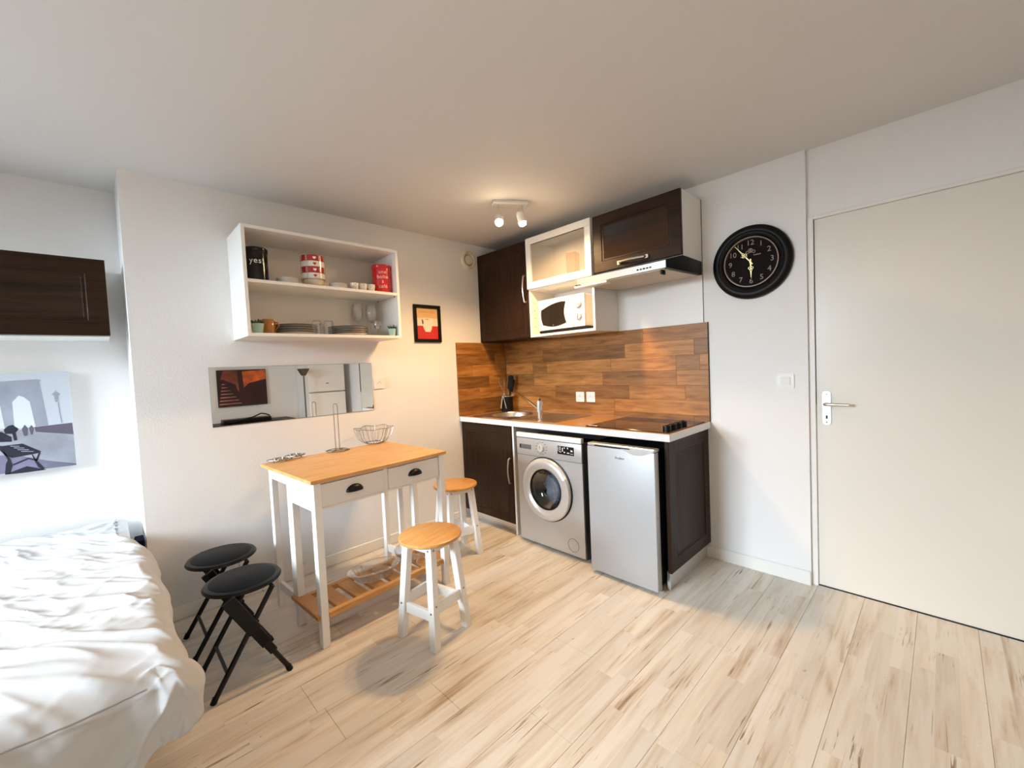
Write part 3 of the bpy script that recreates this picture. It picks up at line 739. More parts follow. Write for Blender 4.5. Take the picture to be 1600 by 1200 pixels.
t = thing('range_hood', 'slim extractor hood with aluminium front under the short dark cabinet', 'range hood', (1.56, -.2, 1.83))
b = bm_new(); prism(b, [(-.503, 1.834), (-.503, 1.876), (-.308, 1.930), (-.29, 1.934), (-.004, 1.934), (-.004, 1.851)], .618, MXp(1.256, 0, 0)); obj('body', b, 'blk', t)
b = bm_new(); box(b, 1.255, -.508, 1.834, 1.872, -.5032, 1.877, .0015); obj('front_panel', b, 'alu', t)
for k in range(5):
    b = bm_new(); x = 1.700 + .020 * k; box(b, x - .006, -.5115, 1.848, x + .006, -.5082, 1.856, .001); obj('button', b, 'blk', t)
b = bm_new(); prism(b, [(-.495, 1.829), (-.495, 1.8335), (-.02, 1.8495), (-.02, 1.845)], .585, MXp(1.272, 0, 0)); obj('filter', b, 'filter', t, label='tan grease filter underneath')
b = bm_new(); box(b, 1.252, -.535, 1.812, 1.50, -.48, 1.826, .003); obj('pull_out_visor', b, 'white_pl', t)
b = bm_new(); box(b, 1.258, -.530, 1.8265, 1.290, -.504, 1.8335); obj('visor_clip', b, 'blk', t)
b = bm_new(); box(b, 1.833, -.50, 1.803, 1.845, -.455, 1.8285, .002); obj('lever', b, 'blk', t)

t = thing('wall_panel', 'white panel on the wall under the extractor hood', 'panel', (1.56, 0, 1.70))
b = bm_new(); box(b, 1.252, -.004, 1.5465, 1.876, 0, 1.935); obj('board', b, 'mel', t)
b = bm_new(); box(b, 1.876, -.005, 1.5465, 1.878, 0, 2.326); obj('edge_trim', b, 'gap', t)

# microwave
t = thing('microwave', 'white microwave with dark curved window in the open niche', 'microwave', (.94, -.16, 1.563))
mx0, mx1, mz0, mz1, my = .716, 1.160, 1.580, 1.824, -.300
b = bm_new(); box(b, mx0 + .004, -.28, mz0 + .006, mx1 - .004, -.01, mz1 - .002, .006); obj('body', b, 'white_pl', t)
b = bm_new(); box(b, mx0, my, mz0 + .006, mx0 + .338, -.28, mz1, .007, 2); dr = obj('door', b, 'white_pl', t)
b = bm_new(); box(b, mx0 + .340, my, mz0 + .006, mx1, -.28, mz1, .007, 2); cp = obj('control_panel', b, 'white_pl', t)
pts = []
for k in range(13): s = k / 12; pts.append((.032 + .244 * s, .165 + .044 * sin(pi * (s * .62 + .0)) ** 1.0))
for k in range(1, 9): s = k / 9; pts.append((.276 - .018 * sin(pi * s), .165 + .044 * sin(pi * .62) - (.165 + .044 * sin(pi * .62) - .048) * s))
for k in range(13): s = k / 12; pts.append((.276 - .230 * s, .048 - .020 * sin(pi * s)))
for k in range(1, 8): s = k / 8; pts.append((.046 - .014 * s - .010 * sin(pi * s), .048 + .117 * s))
mxm = MYm(mx0, my, mz0)
b = bm_new(); prism(b, pts, .003, mxm); obj('window', b, 'blkgl', dr)
b = bm_new(); cxm = sum(p[0] for p in pts) / len(pts); czm = sum(p[1] for p in pts) / len(pts)
big = [(cxm + (p[0] - cxm) * 1.10, czm + (p[1] - czm) * 1.12) for p in pts]; mid = [(cxm + (p[0] - cxm) * 1.05, czm + (p[1] - czm) * 1.06) for p in pts]
ring_prism(b, big, mid, .002, mxm); obj('window_ridge', b, 'white_pl', dr)
b = bm_new(); text_bm(b, 'c', .016, mxm @ Matrix.Translation((.150, .042, .0032)), .0003); obj('emblem', b, 'ink_w', dr)
for z, s in ((.170, -.4), (.085, pi / 2)):
    b = bm_new(); m2 = mxm @ Matrix.Translation((.392, z, 0)); lathe(b, [(0, .016), (.022, .016), (.025, .013), (.027, 0)], 24, m2); kn = obj('knob', b, 'white_pl', cp)
    b = bm_new(); ring_prism(b, circ(.0305, 28), circ(.0275, 28), .0008, m2); obj('knob_ring', b, 'knob_ring', cp)
    b = bm_new(); box(b, -.002, -.020, .016, .002, .020, .021, .0, 1, m2 @ Matrix.Rotation(s - pi / 2, 4, 'Z')); obj('pointer', b, 'knob_ring', kn)
b = bm_new(); box(b, mx0 + .004, my + .003, 1.5665, mx1 + .02, -.02, 1.5845); obj('base_tray', b, 'blkm', t)
b = bm_new(); box(b, mx0 + .012, my + .006, 1.5632, mx1 - .012, -.03, 1.5665); obj('foot_strip', b, 'blkm', t)

# ceiling vent
t = thing('wall_vent', 'round cream air vent high on the left wall by the corner', 'vent', (0, -.408, 2.279))
mx = MXp(0, -.408, 2.279)
b = bm_new(); lathe(b, [(.080, 0), (.080, .010), (.074, .018), (.060, .020), (.052, .012), (.050, .004)], 40, mx); obj('rim', b, 'cream_pl', t)
b = bm_new(); lathe(b, [(0, .020), (.036, .018), (.043, .012), (.043, .004)], 32, mx); obj('disc', b, 'cream_pl', t)
b = bm_new(); lathe(b, [(0, .003), (.052, .003)], 32, mx); obj('throat', b, 'filter', t)

# ------------------------------------------------------------------ ceiling spot fixtures
def fixture(label, pA, pB, y_dir):
    c = (pA + pB) / 2; d = (pB - pA); ang = math.atan2(d.y, d.x)
    o = thing('ceiling_spotlight', label, 'ceiling light', (c.x, c.y, H), ang)
    bq = bm_new(); box(bq, -.12, -.035, H - .022, .12, .035, H, .004); bmesh.ops.transform(bq, matrix=Matrix.Translation((c.x, c.y, 0)) @ Matrix.Rotation(ang, 4, 'Z'), verts=bq.verts); obj('plate', bq, 'white_pl', o)
    for p, tl in ((pA, Vector((.42, -.50, -.75))), (pB, Vector((.25, .05, -1)))):
        bq = bm_new(); tube(bq, [(p.x, p.y, H - .021), (p.x, p.y, p.z + .075)], .0055, 10); arm = obj('arm', bq, 'satin', o)
        tl = tl.normalized(); u_, v_ = frame_to(tl)
        a0 = p - tl * .075; mxs = Matrix(((u_.x, v_.x, tl.x, a0.x), (u_.y, v_.y, tl.y, a0.y), (u_.z, v_.z, tl.z, a0.z), (0, 0, 0, 1)))
        bq = bm_new(); lathe(bq, [(0, 0), (.024, 0), (.028, .006), (.028, .075), (.0255, .075), (.0255, .008), (0, .008)], 24, mxs); hd = obj('lamp_head', bq, 'white_pl', o)
        bq = bm_new(); lathe(bq, [(0, .094), (.016, .092), (.023, .086), (.0245, .076), (.024, .05), (0, .05)], 20, mxs); obj('bulb', bq, 'bulb', hd, label='lit warm bulb')
    return o
fixture('lit twin ceiling spotlight on a white bar before the wall cabinets', BULB_A, BULB_B, 1)
fixture('twin ceiling spotlight over the middle of the room', BULB_C + Vector((-.06, -.05, 0)), BULB_C + Vector((.06, .05, 0)), 1)

# ------------------------------------------------------------------ clock and switch
CX, CZ = 2.163, 1.871
t = thing('wall_clock', 'large round black antique-style clock on the white wall', 'clock', (CX, 0, CZ))
mx = MYm(CX, 0, CZ)
b = bm_new(); lathe(b, [(0, .001), (.212, .001), (.216, .010), (.212, .026), (.200, .036), (.186, .040), (.178, .038), (.170, .042), (.160, .040), (.152, .033), (.148, .026)], 72, mx); obj('frame', b, 'frame_b', t)
b = bm_new(); lathe(b, [(0, .020), (.149, .020)], 56, mx); dl = obj('dial', b, 'dial', t)
b = bm_new(); lathe(b, [(.1485, .024), (.146, .030), (.141, .030), (.138, .021)], 64, mx); obj('inner_ring', b, 'ring', t)
for hnum in range(1, 13):
    a = pi / 2 - 2 * pi * hnum / 12; b = bm_new()
    text_bm(b, str(hnum), .043, mx @ Matrix.Translation((.112 * cos(a), .112 * sin(a), .0205)), .0005); obj('numeral', b, 'num', dl)
b = bm_new(); mm = mx @ Matrix.Translation((0, .067, .0203))
ring_prism(b, circ(.013, 20), circ(.009, 20), .0006, mm); prism(b, [(-.004, -.006), (.004, -.006), (.004, .004), (0, .009), (-.004, .004)], .0006, mm)
for s in (-1, 1): ring_prism(b, circ(.009, 16, s * .017, -.008), circ(.006, 16, s * .017, -.008), .0006, mm)
obj('emblem', b, 'ring', dl)
b = bm_new()
for s in (-1, 1):
    for k in range(4): box(b, s * (.020 + .010 * k) - .0035, -.003, 0, s * (.020 + .010 * k) + .0035, .003, .0005, 0, 1, mx @ Matrix.Translation((0, .038, .0203)))
obj('dial_lettering', b, 'ring', dl)
def hand(ang, ln, w, z):
    bq = bm_new(); m2 = mx @ Matrix.Translation((0, 0, z)) @ Matrix.Rotation(ang - pi / 2, 4, 'Z')
    prism(bq, [(-w * .8, -.018), (w * .8, -.018), (w, ln * .30), (-w, ln * .30)], .0012, m2)
    prism(bq, [(-w * .9, ln * .38 + .018), (w * .9, ln * .38 + .018), (w * .35, ln), (-w * .35, ln)], .0012, m2)
    for s in (-1, 1): ring_prism(bq, circ(.0075, 14, s * .0072, ln * .38), circ(.0045, 14, s * .0072, ln * .38), .0012, m2)
    ring_prism(bq, circ(.007, 14, 0, ln * .38 + .0125), circ(.004, 14, 0, ln * .38 + .0125), .0012, m2)
    return bq
obj('minute_hand', hand(pi / 2 + R(38), .136, .0032, .0245), 'gold', t, label='long pale gold hand near the eleven')
obj('hour_hand', hand(-pi / 2 + R(1), .092, .004, .0225), 'gold', t, label='short pale gold hand at the six')
b = bm_new(); lathe(b, [(0, .029), (.006, .028), (.006, .02)], 14, mx); obj('hand_boss', b, 'gold', t)

t = thing('light_switch', 'white light switch on the wall left of the door', 'switch', (2.326, 0, 1.163))
mx = MYm(2.326, 0, 1.163)
b = bm_new(); prism(b, rrect(-.042, -.042, .042, .042, .005, 3), .008, mx); obj('plate', b, 'white_pl', t)
b = bm_new(); prism(b, rrect(-.024, -.024, .024, .024, .003, 3), .006, mx @ Matrix.Translation((0, 0, .0078)) @ Matrix.Rotation(R(4), 4, 'X')); obj('rocker', b, 'white_pl', t)

# ------------------------------------------------------------------ left wall: shelf and its contents
SY0_, SY1_, SZ0, SZ1, SXD = -2.230, -1.300, 1.546, 2.150, .334
t = thing('wall_shelf', 'open white two-tier wall shelf unit above the mirror', 'shelf', (0, -1.765, 1.546))
th = .018
for y in (SY0_, SY1_ - th):
    b = bm_new(); box(b, 0, y, SZ0, SXD, y + th, SZ1, .001); obj('side_panel', b, 'mel', t)
b = bm_new(); box(b, 0, SY0_ + th, SZ1 - th, SXD, SY1_ - th, SZ1, .001); obj('top_panel', b, 'mel', t)
b = bm_new(); box(b, 0, SY0_ + th, SZ0, SXD, SY1_ - th, SZ0 + th, .001); obj('bottom_panel', b, 'mel', t)
b = bm_new(); box(b, 0, SY0_ + th, SZ0 + th, .006, SY1_ - th, SZ1 - th); obj('back_panel', b, 'mel', t)
ZM = 1.840
b = bm_new(); box(b, .006, SY0_ + th, ZM, SXD - .002, SY1_ - th, ZM + th, .001); obj('shelf_board', b, 'mel', t)
b = bm_new()
for y in (SY0_ + th + .004, SY1_ - th - .004):
    for x in (.06, .30): lathe(b, [(0, .008), (.004, .008), (.004, 0)], 8, Matrix.Translation((x, y, ZM - .0085)))
obj('shelf_pin', b, 'brass', t)
ZU = ZM + th; ZL = SZ0 + th

def canister(name, label, x, y, r, h, m, lines, size, ink):
    o = thing(name, label, 'canister', (x, y, ZU))
    T = Matrix.Translation((x, y, ZU))
    bq = bm_new(); lathe(bq, [(0, 0), (r - .003, 0), (r, .004), (r, h - .03)], 40, T); obj('body', bq, m, o)
    bq = bm_new(); lathe(bq, [(r + .0005, h - .030), (r + .0025, h - .027), (r + .0025, h - .008), (r - .002, h - .002), (r - .012, h), (0, h)], 40, T); obj('lid', bq, m, o)
    bq = bm_new(); lathe(bq, [(r + .001, 0), (r + .002, .002), (r + .001, .006)], 40, T); obj('base_rim', bq, m, o)
    # the print faces the camera side of the room (towards +x)
    bq = bm_new(); aim = math.atan2(CAMLOC.y - y, CAMLOC.x - x) + R(4)
    for s, dz in lines:
        M3 = T @ Matrix.Rotation(aim, 4, 'Z') @ Matrix(((0, 0, 1, 0), (1, 0, 0, 0), (0, 1, 0, dz), (0, 0, 0, 1)))
        text_bm(bq, s, size, M3, .0004, bend=r + .0003, space=1.1)
    obj('lettering', bq, ink, o); return o
canister('canister', 'black canister printed yes! at the left end of the upper shelf', .235, -2.142, .059, .192, 'black_can', [('yes!', .112)], .044, 'ink_w')
canister('canister', 'red canister with pale lettering at the right end of the upper shelf', .22, -1.365, .066, .200, 'red_can', [('une', .145), ('boîte', .112), ('à', .080), ('café', .047)], .034, 'ink_p')

def plate(name, label, x, y, z, r, hgt, m, rim, group=None, cat='plate'):
    o = thing(name, label, cat, (x, y, z), 0, group); T = Matrix.Translation((x, y, z))
    bq = bm_new(); lathe(bq, [(0, 0), (r * .6, 0), (r * .62, .002), (r * .985, hgt), (r * .97, hgt + .0015), (r * .6, .0055), (0, .005)], 40, T); obj('dish', bq, m, o)
    if rim:
        bq = bm_new(); lathe(bq, [(r * .975, hgt - .0022), (r, hgt - .001), (r, hgt + .0022), (r * .955, hgt + .0024)], 40, T, True); obj('rim', bq, rim, o)
    return o
ordn = ['bottom', 'second', 'third', 'top']
for k in range(4): plate('dinner_plate', 'dark-rimmed plate, %s of the left stack on the lower shelf' % ordn[k], .165, -1.935, ZL + .0005 + .0140 * k, .128, .019, 'cer_w', 'plate_rim', 'left stack of dark-rimmed plates')
for k in range(4): plate('dinner_plate', 'dark-rimmed plate, %s of the right stack on the lower shelf' % ordn[k], .165, -1.603, ZL + .0005 + .0140 * k, .128, .019, 'cer_w', 'plate_rim', 'right stack of dark-rimmed plates')
for k in range(3): plate('saucer', 'white saucer, %s of the stack beside the black canister' % ['bottom', 'middle', 'top'][k], .262, -1.990, ZU + .0005 + .0095 * k, .062, .012, 'cer_w', None, 'saucers beside the black canister', 'saucer')
for k in range(3): plate('saucer', 'white saucer, %s of the stack beside the white cups' % ['bottom', 'middle', 'top'][k], .262, -1.692, ZU + .0005 + .0095 * k, .055, .012, 'cer_w', None, 'saucers beside the white cups', 'saucer')

# stack of four striped mugs with hearts on a cream bowl in a wire stand
MXc, MYc, mr = .215, -1.825, .070
t = thing('bowl', 'cream bowl at the foot of the striped mug stack', 'bowl', (MXc, MYc, ZU))
T = Matrix.Translation((MXc, MYc, ZU))
b = bm_new(); lathe(b, [(0, .001), (.040, .001), (.042, .004), (.058, .018), (.064, .046), (.061, .046), (.055, .020), (.040, .009), (0, .008)], 40, T); obj('body', b, 'cer_c', t)
b = bm_new(); lathe(b, [(.0642, .0445), (.0665, .047), (.0642, .0495), (.0605, .047)], 40, T, True); obj('rim', b, 'cer_c', t)
heart = []
for k in range(25):
    a = 2 * pi * k / 24; heart.append((16 * sin(a) ** 3 / 17, (13 * cos(a) - 5 * cos(2 * a) - 2 * cos(3 * a) - cos(4 * a)) / 17))
heart = heart[:-1]
for k in range(4):
    red = k % 2 == 1; z0 = ZU + .0500 + .036 * k
    t = thing('mug', ['cream heart mug, lowest of the striped stack', 'red heart mug, second from the bottom of the stack', 'cream heart mug, third from the bottom of the stack', 'red heart mug on top of the striped stack'][k], 'mug', (MXc, MYc, z0), 0)
    T = Matrix.Translation((MXc, MYc, z0))
    b = bm_new(); lathe(b, [(0, .0003), (mr - .004, .0003), (mr, .003), (mr, .0355), (mr - .004, .0355), (mr - .004, .006), (0, .005)], 44, T); obj('body', b, 'cer_r' if red else 'cer_w', t)
    b = bm_new(); aim = math.atan2(CAMLOC.y - MYc, CAMLOC.x - MXc)
    for j in (-1.25, -.62, .60, 1.22):
        a = aim + j * .9; box(b, -.001, -.0012, .003, .0012, .0012, .034, 0, 1, T @ Matrix.Rotation(a, 4, 'Z') @ Matrix.Translation((mr, 0, 0)))
    obj('stripe', b, 'ink_w' if red else 'ink_p', t)
    b = bm_new(); a = aim + .16; t3 = bmesh.new(); hv = []
    M3 = T @ Matrix.Rotation(a, 4, 'Z') @ Matrix(((0, 0, 1, mr - .0006), (1, 0, 0, 0), (0, 1, 0, .018), (0, 0, 0, 1)))
    t3.free(); prism(b, [(p[0] * .0105, p[1] * .0105) for p in heart], .0014, M3); obj('heart', b, 'ink_w' if red else 'ink_r', t)
t = thing('mug_rack', 'thin wire rack around the striped mug stack', 'rack', (MXc, MYc, ZU))
b = bm_new(); T = Vector((MXc, MYc, 0))
for k in range(4):
    a = aim + pi / 4 + .35 + k * pi / 2; p = Vector((cos(a), sin(a), 0)) * .0745
    tube(b, [T + p * 1.0 + Vector((0, 0, ZU + .0015)), T + p + Vector((0, 0, ZU + .196)), T + p * 1.12 + Vector((0, 0, ZU + .206))], .0014, 6)
tube(b, [T + Vector((.0745 * cos(2 * pi * k / 28), .0745 * sin(2 * pi * k / 28), ZU + .0485)) for k in range(28)], .0014, 6, True)
obj('wire', b, 'satin', t)

def cup(label, x, y, first=None):
    o = thing('cup', label, 'cup', (0, 0, 0), 0, 'white cups on the upper shelf')
    bq = bm_new(); lathe(bq, [(0, .0005), (.017, .0005), (.019, .003), (.026, .040), (.0262, .052), (.0240, .052), (.0235, .040), (.0165, .006), (0, .005)], 32); obj('body', bq, 'cer_w', o)
    bq = bm_new(); tube(bq, [(.0255, 0, .044), (.036, 0, .045), (.042, 0, .036), (.040, 0, .025), (.032, 0, .015), (.0215, 0, .012)], .0035, 8); obj('handle', bq, 'cer_w', o)
    return o
cups = [(-1.583, 'white cup nearest the saucers on the upper shelf'), (-1.524, 'white cup in the middle of three on the upper shelf'), (-1.467, 'white cup nearest the red canister on the upper shelf')]
c0 = cup(cups[0][1], 0, 0); c0.location = (.255, cups[0][0], ZU); c0.rotation_euler.z = R(-5)
for y, lb in cups[1:]: dup(c0, (.255, y, ZU), R(-5), lb)

def succulent(label, x, y, r, h, seed):
    o = thing('potted_succulent', label, 'plant', (x, y, ZL)); T = Matrix.Translation((x, y, ZL)); rg = random.Random(seed)
    bq = bm_new(); lathe(bq, [(0, .0005), (r * .72, .0005), (r, h), (r * .92, h), (r * .88, h - .006), (0, h - .006)], 28, T); obj('pot', bq, 'mint', o)
    for k in range(11):
        a = 2 * pi * k / 11 + rg.random() * .5; lean = .25 + .75 * (k % 3) / 2; ln = .026 + .012 * rg.random()
        d = Vector((cos(a) * lean, sin(a) * lean, 1)).normalized(); p0 = Vector((x, y, ZL + h - .008)) + Vector((cos(a), sin(a), 0)) * r * .35
        bq = bm_new(); tube(bq, [p0, p0 + d * ln * .45, p0 + d * ln * .8, p0 + d * ln], [.004, .0065, .0045, .0008], 6); obj('leaf', bq, 'leaf', o)
    return o
succulent('small succulent in a mint pot at the left end of the lower shelf', .285, -2.168, .032, .055, 1)
succulent('small succulent in a mint pot at the right end of the lower shelf', .292, -1.350, .028, .050, 2)
t = thing('jug', 'squat amber glass jug behind the left succulent', 'jug', (.20, -2.095, ZL)); T = Matrix.Translation((.20, -2.095, ZL))
b = bm_new(); lathe(b, [(0, .0005), (.036, .0005), (.042, .010), (.045, .040), (.043, .065), (.034, .086), (.028, .092), (.025, .092), (.031, .084), (.039, .064), (.041, .040), (.038, .012), (0, .006)], 32, T); obj('body', b, 'amber', t)
b = bm_new(); tube(b, [(.228, -2.066, ZL + .072), (.240, -2.052, ZL + .070), (.243, -2.048, ZL + .050), (.232, -2.060, ZL + .030)], .004, 8); obj('handle', b, 'amber', t)

def tumbler(label, x, y, r, h, group='upturned tumblers on the lower shelf'):
    o = thing('tumbler', label, 'glass', (x, y, ZL), 0, group); T = Matrix.Translation((x, y, ZL)); n_ = 24
    bq = bm_new(); tt = bmesh.new(); rings = []
    for (rr, z) in ((r, .0008), (r * .97, h * .5), (r * .90, h * .85), (r * .78, h * .97), (0, h)):
        if rr == 0: rings.append([tt.verts.new((0, 0, z))]); continue
        rings.append([tt.verts.new((rr * (1 + .05 * (k % 2)) * cos(2 * pi * k / n_), rr * (1 + .05 * (k % 2)) * sin(2 * pi * k / n_), z)) for k in range(n_)])
    for A, B in zip(rings[:-1], rings[1:]):
        for k in range(n_):
            q = [A[k], A[(k + 1) % n_]] + ([B[0]] if len(B) == 1 else [B[(k + 1) % n_], B[k]]); tt.faces.new(q)
    bmesh.ops.solidify(tt, geom=tt.faces[:], thickness=-.0018); merge(bq, tt, T); obj('wall', bq, 'glass', o, ang=20)
    bq = bm_new(); lathe(bq, [(r * .84, h * .93), (r * .80, h * .975), (r * .6, h * 1.0), (r * .55, h * .97)], n_, T, True); obj('thick_base', bq, 'glass', o)
    return o
tumbler('upturned fluted tumbler in front of the left plate stack', .293, -1.852, .029, .086)
tumbler('upturned fluted tumbler between the two plate stacks', .293, -1.780, .029, .088)
tumbler('upturned tumbler at the back between the plate stacks', .115, -1.772, .029, .088)
def goblet(label, x, y, r, h):
    o = thing('wine_glass', label, 'glass', (x, y, ZL), 0, 'stemmed glasses on the lower shelf'); T = Matrix.Translation((x, y, ZL))
    bq = bm_new(); lathe(bq, [(0, .0008), (r * .85, .0008), (r * .85, .003), (r * .3, .006), (.004, .012), (.0035, h * .45), (0, h * .45)], 24, T); obj('stem', bq, 'glass', o)
    bq = bm_new(); lathe(bq, [(.004, h * .45), (r * .7, h * .52), (r, h * .68), (r * .96, h * .85), (r * .80, h), (r * .77, h), (r * .93, h * .85), (r * .96, h * .68), (r * .66, h * .53), (0, h * .465)], 28, T); obj('bowl', bq, 'glass', o)
    return o
goblet('stemmed glass at the back right of the lower shelf', .10, -1.400, .040, .235)
goblet('stemmed glass in the middle of the right-hand glasses', .13, -1.372, .026, .20) if False else None
goblet('tall stemmed glass behind the right plate stack', .07, -1.490, .038, .24)
goblet('short stemmed glass in front beside the right succulent', .245, -1.432, .026, .105)

# ------------------------------------------------------------------ mirror, poster
t = thing('wall_mirror', 'long frameless mirror on the wall above the table', 'mirror', (0, -1.871, 1.215))
b = bm_new(); box(b, 0.0, -2.366, 1.041, .0045, -1.376, 1.389); obj('edge', b, 'mirror_edge', t)
b = bm_new(); box(b, .0046, -2.3645, 1.0425, .0052, -1.3775, 1.3875); obj('silvered_glass', b, 'mirror', t)

t = thing('framed_poster', 'small black-framed coffee cup poster right of the shelf', 'picture', (0, -.8715, 1.6975))
mx = MXp(0, -.8715, 1.6975); W2, H2, f_ = .1275, .1515, .026
b = bm_new()
for q in ((-W2, -H2, W2, -H2 + f_), (-W2, H2 - f_, W2, H2), (-W2, -H2 + f_, -W2 + f_, H2 - f_), (W2 - f_, -H2 + f_, W2, H2 - f_)): box(b, q[0], q[1], 0, q[2], q[3], .018, .002, 1, mx)
obj('frame', b, 'frame_b', t)
iw, ih = W2 - f_, H2 - f_
b = bm_new(); box(b, -iw, -ih, .001, iw, ih, .004, 0, 1, mx); pr = obj('print', b, 'poster_c', t)
def flat(name, poly, z, m, parent, mxx, th=.0004):
    bq = bm_new(); prism(bq, poly, th, mxx @ Matrix.Translation((0, 0, z))); return obj(name, bq, m, parent)
flat('upper_ground', [(-iw, .045), (iw, .045), (iw, ih), (-iw, ih)], .004, 'poster_o', pr, mx)
flat('lower_ground', [(-iw, -ih), (iw, -ih), (iw, -.018), (-iw, -.018)], .004, 'poster_r', pr, mx)
flat('cup_shape', [(-.052, .040), (-.030, .048), (.030, .048), (.052, .040), (.050, .010), (.040, -.040), (.026, -.066), (-.020, -.066), (-.034, -.040), (-.048, .0)], .0045, 'poster_w', pr, mx)
bq = bm_new(); ring_prism(bq, circ(.026, 20, -.062, .012), circ(.015, 20, -.062, .012), .0004, mx @ Matrix.Translation((0, 0, .0045))); obj('cup_handle', bq, 'poster_w', pr)
flat('coffee', circ(.012, 20, 0, .036, 1.6, .45), .005, 'poster_g', pr, mx)
b = bm_new(); text_bm(b, 'CAPPUCCINO', .024, mx @ Matrix.Translation((0, .094, .0046)), .0004); obj('title', b, 'poster_t', pr)
b = bm_new(); text_bm(b, 'CAPPUCCINO', .018, mx @ Matrix.Translation((0, .070, .0046)), .0004); obj('subtitle', b, 'poster_g', pr)

# ------------------------------------------------------------------ fold-out table with drawers (local frame: +x towards the room)
TZ = .820
t = thing('kitchen_table', 'white table with honey wood top, two drawers and slatted lower shelf', 'table', (.521, -1.757, 0), R(3.7))
def lobj(name, bm, m, parent=None, label=None): return obj(name, bm, m, parent, False, label)
b = bm_new(); box(b, -.341, -.406, TZ - .018, .341, .406, TZ, .002); lobj('tabletop', b, 'pine', t)
lg = dict(front=((.294, .334), ((-.392, -.356), (.356, .392))), mid=((.005, .045), ((-.388, -.352), (.352, .388))))
for key, ((xa, xb), ys) in lg.items():
    for (ya, yb) in ys:
        b = bm_new(); box(b, xa, ya, 0, xb, yb, TZ - .0185, .002); lobj('leg', b, 'whitewood', t)
# aprons of the drawer box
b = bm_new(); box(b, .0455, -.386, .662, .2935, -.366, TZ - .0185); lobj('side_apron', b, 'whitewood', t)
b = bm_new(); box(b, .0455, .366, .662, .2935, .386, TZ - .0185); lobj('side_apron', b, 'whitewood', t)
b = bm_new(); box(b, .008, -.3515, .662, .026, .3515, TZ - .0185); lobj('back_apron', b, 'whitewood', t)
b = bm_new(); box(b, .300, -.3555, .664, .318, .3555, .676, .001); box(b, .300, -.3555, .792, .318, .3555, TZ - .0185, .001); box(b, .300, -.012, .676, .318, .012, .792); lobj('front_rail', b, 'whitewood', t)
for (ya, yb) in ((-.353, -.0135), (.0135, .353)):
    b = bm_new(); box(b, .304, ya, .678, .324, yb, .790, .0015); dw = lobj('drawer', b, 'whitewood', t)
    b = bm_new(); box(b, .06, ya + .012, .68, .3035, yb - .012, .684); lobj('drawer_bottom', b, 'whitewood', dw)
    # cup handle: a half dome open at the bottom
    yc = (ya + yb) / 2; t3 = bmesh.new(); n1, n2 = 16, 6; rows = []
    for q in range(n2):
        ph = pi / 2 * q / n2; rows.append([t3.verts.new((.3243 + .026 * sin(ph), yc + .046 * cos(pi * k / n1) * cos(ph), .722 + .034 * sin(pi * k / n1) * cos(ph))) for k in range(n1 + 1)])
    tip = t3.verts.new((.3503, yc, .722))
    for A, B in zip(rows[:-1], rows[1:]):
        for k in range(n1): t3.faces.new((A[k], A[k + 1], B[k + 1], B[k]))
    for k in range(n1): t3.faces.new((rows[-1][k], rows[-1][k + 1], tip))
    bmesh.ops.recalc_face_normals(t3, faces=t3.faces); bmesh.ops.solidify(t3, geom=t3.faces[:], thickness=.002)
    b = bm_new(); merge(b, t3); lobj('cup_handle', b, 'blk', dw, label='black cup pull')
# gate frames that carry the folded-out half of the top
for (xg, yg) in ((-.255, -.372), (-.19, .285)):
    b = bm_new(); box(b, xg - .018, yg - .016, 0, xg + .018, yg + .016, TZ - .0185, .002); lobj('gate_leg', b, 'whitewood', t)
    b = bm_new(); box(b, xg + .0185, yg - .009, .742, .0045, yg + .009, TZ - .0185, .001); lobj('gate_rail', b, 'whitewood', t)
    b = bm_new(); box(b, xg + .0185, yg - .009, .105, .0045, yg + .009, .150, .001); lobj('gate_stretcher', b, 'whitewood', t)
    b = bm_new(); box(b, -.016, yg - .016, .09, .0045, yg + .016, TZ - .0185, .0015); lobj('gate_post', b, 'whitewood', t)
# slatted lower shelf
b = bm_new(); box(b, .2945, -.350, .130, .325, .350, .160, .002); lobj('shelf_beam', b, 'pine', t)
b = bm_new(); box(b, .0455, -.350, .130, .072, .350, .160, .002); lobj('shelf_beam', b, 'pine', t)
for k in range(8):
    y = -.367 + .105 * k; b = bm_new(); w = .036
    xa, xb = (.0725, .294) if k not in (0, 7) else (.0455, .2935)
    box(b, xa, y - w, .138, xb, y + w, .158, .002); lobj('slat', b, 'pinex', t)
b = bm_new(); box(b, .0, -.406, .139, .325, -.3925, .159, .001); lobj('shelf_lip', b, 'pinex', t)

def tloc(x, y, z):
    c, s = cos(R(3.7)), sin(R(3.7)); return Vector((.521 + c * x - s * y, -1.757 + s * x + c * y, z))
# glass dishes on the lower shelf
p = tloc(.175, -.02, .1585)
t = thing('baking_dish', 'oval clear glass baking dish on the slatted table shelf', 'dish', (p.x, p.y, p.z), R(93.7 - 8))
b = bm_new()
prof = [(0, .0008), (.62, .0008), (.70, .006), (.94, .052), (1.0, .056), (1.0, .060), (.93, .058), (.86, .050), (.66, .010), (.60, .006), (0, .006)]
lathe(b, prof, 72, Matrix.Diagonal((.150, .098, 1, 1))); obj('body', b, 'glass', t, False, None, 85)
b = bm_new(); lathe(b, [(.985, .0555), (1.0, .0575), (.985, .0605), (.965, .058)], 40, Matrix.Diagonal((.152, .100, 1, 1)), True); lobj('rim', b, 'glass', t)
p = tloc(.165, .235, .1585)
t = thing('glass_bowl', 'round clear glass bowl at the right end of the table shelf', 'bowl', (p.x, p.y, p.z))
b = bm_new(); lathe(b, [(0, .0008), (.05, .0008), (.075, .010), (.098, .050), (.100, .072), (.096, .072), (.094, .050), (.072, .014), (.05, .005), (0, .005)], 72); obj('body', b, 'glass', t, False, None, 85)
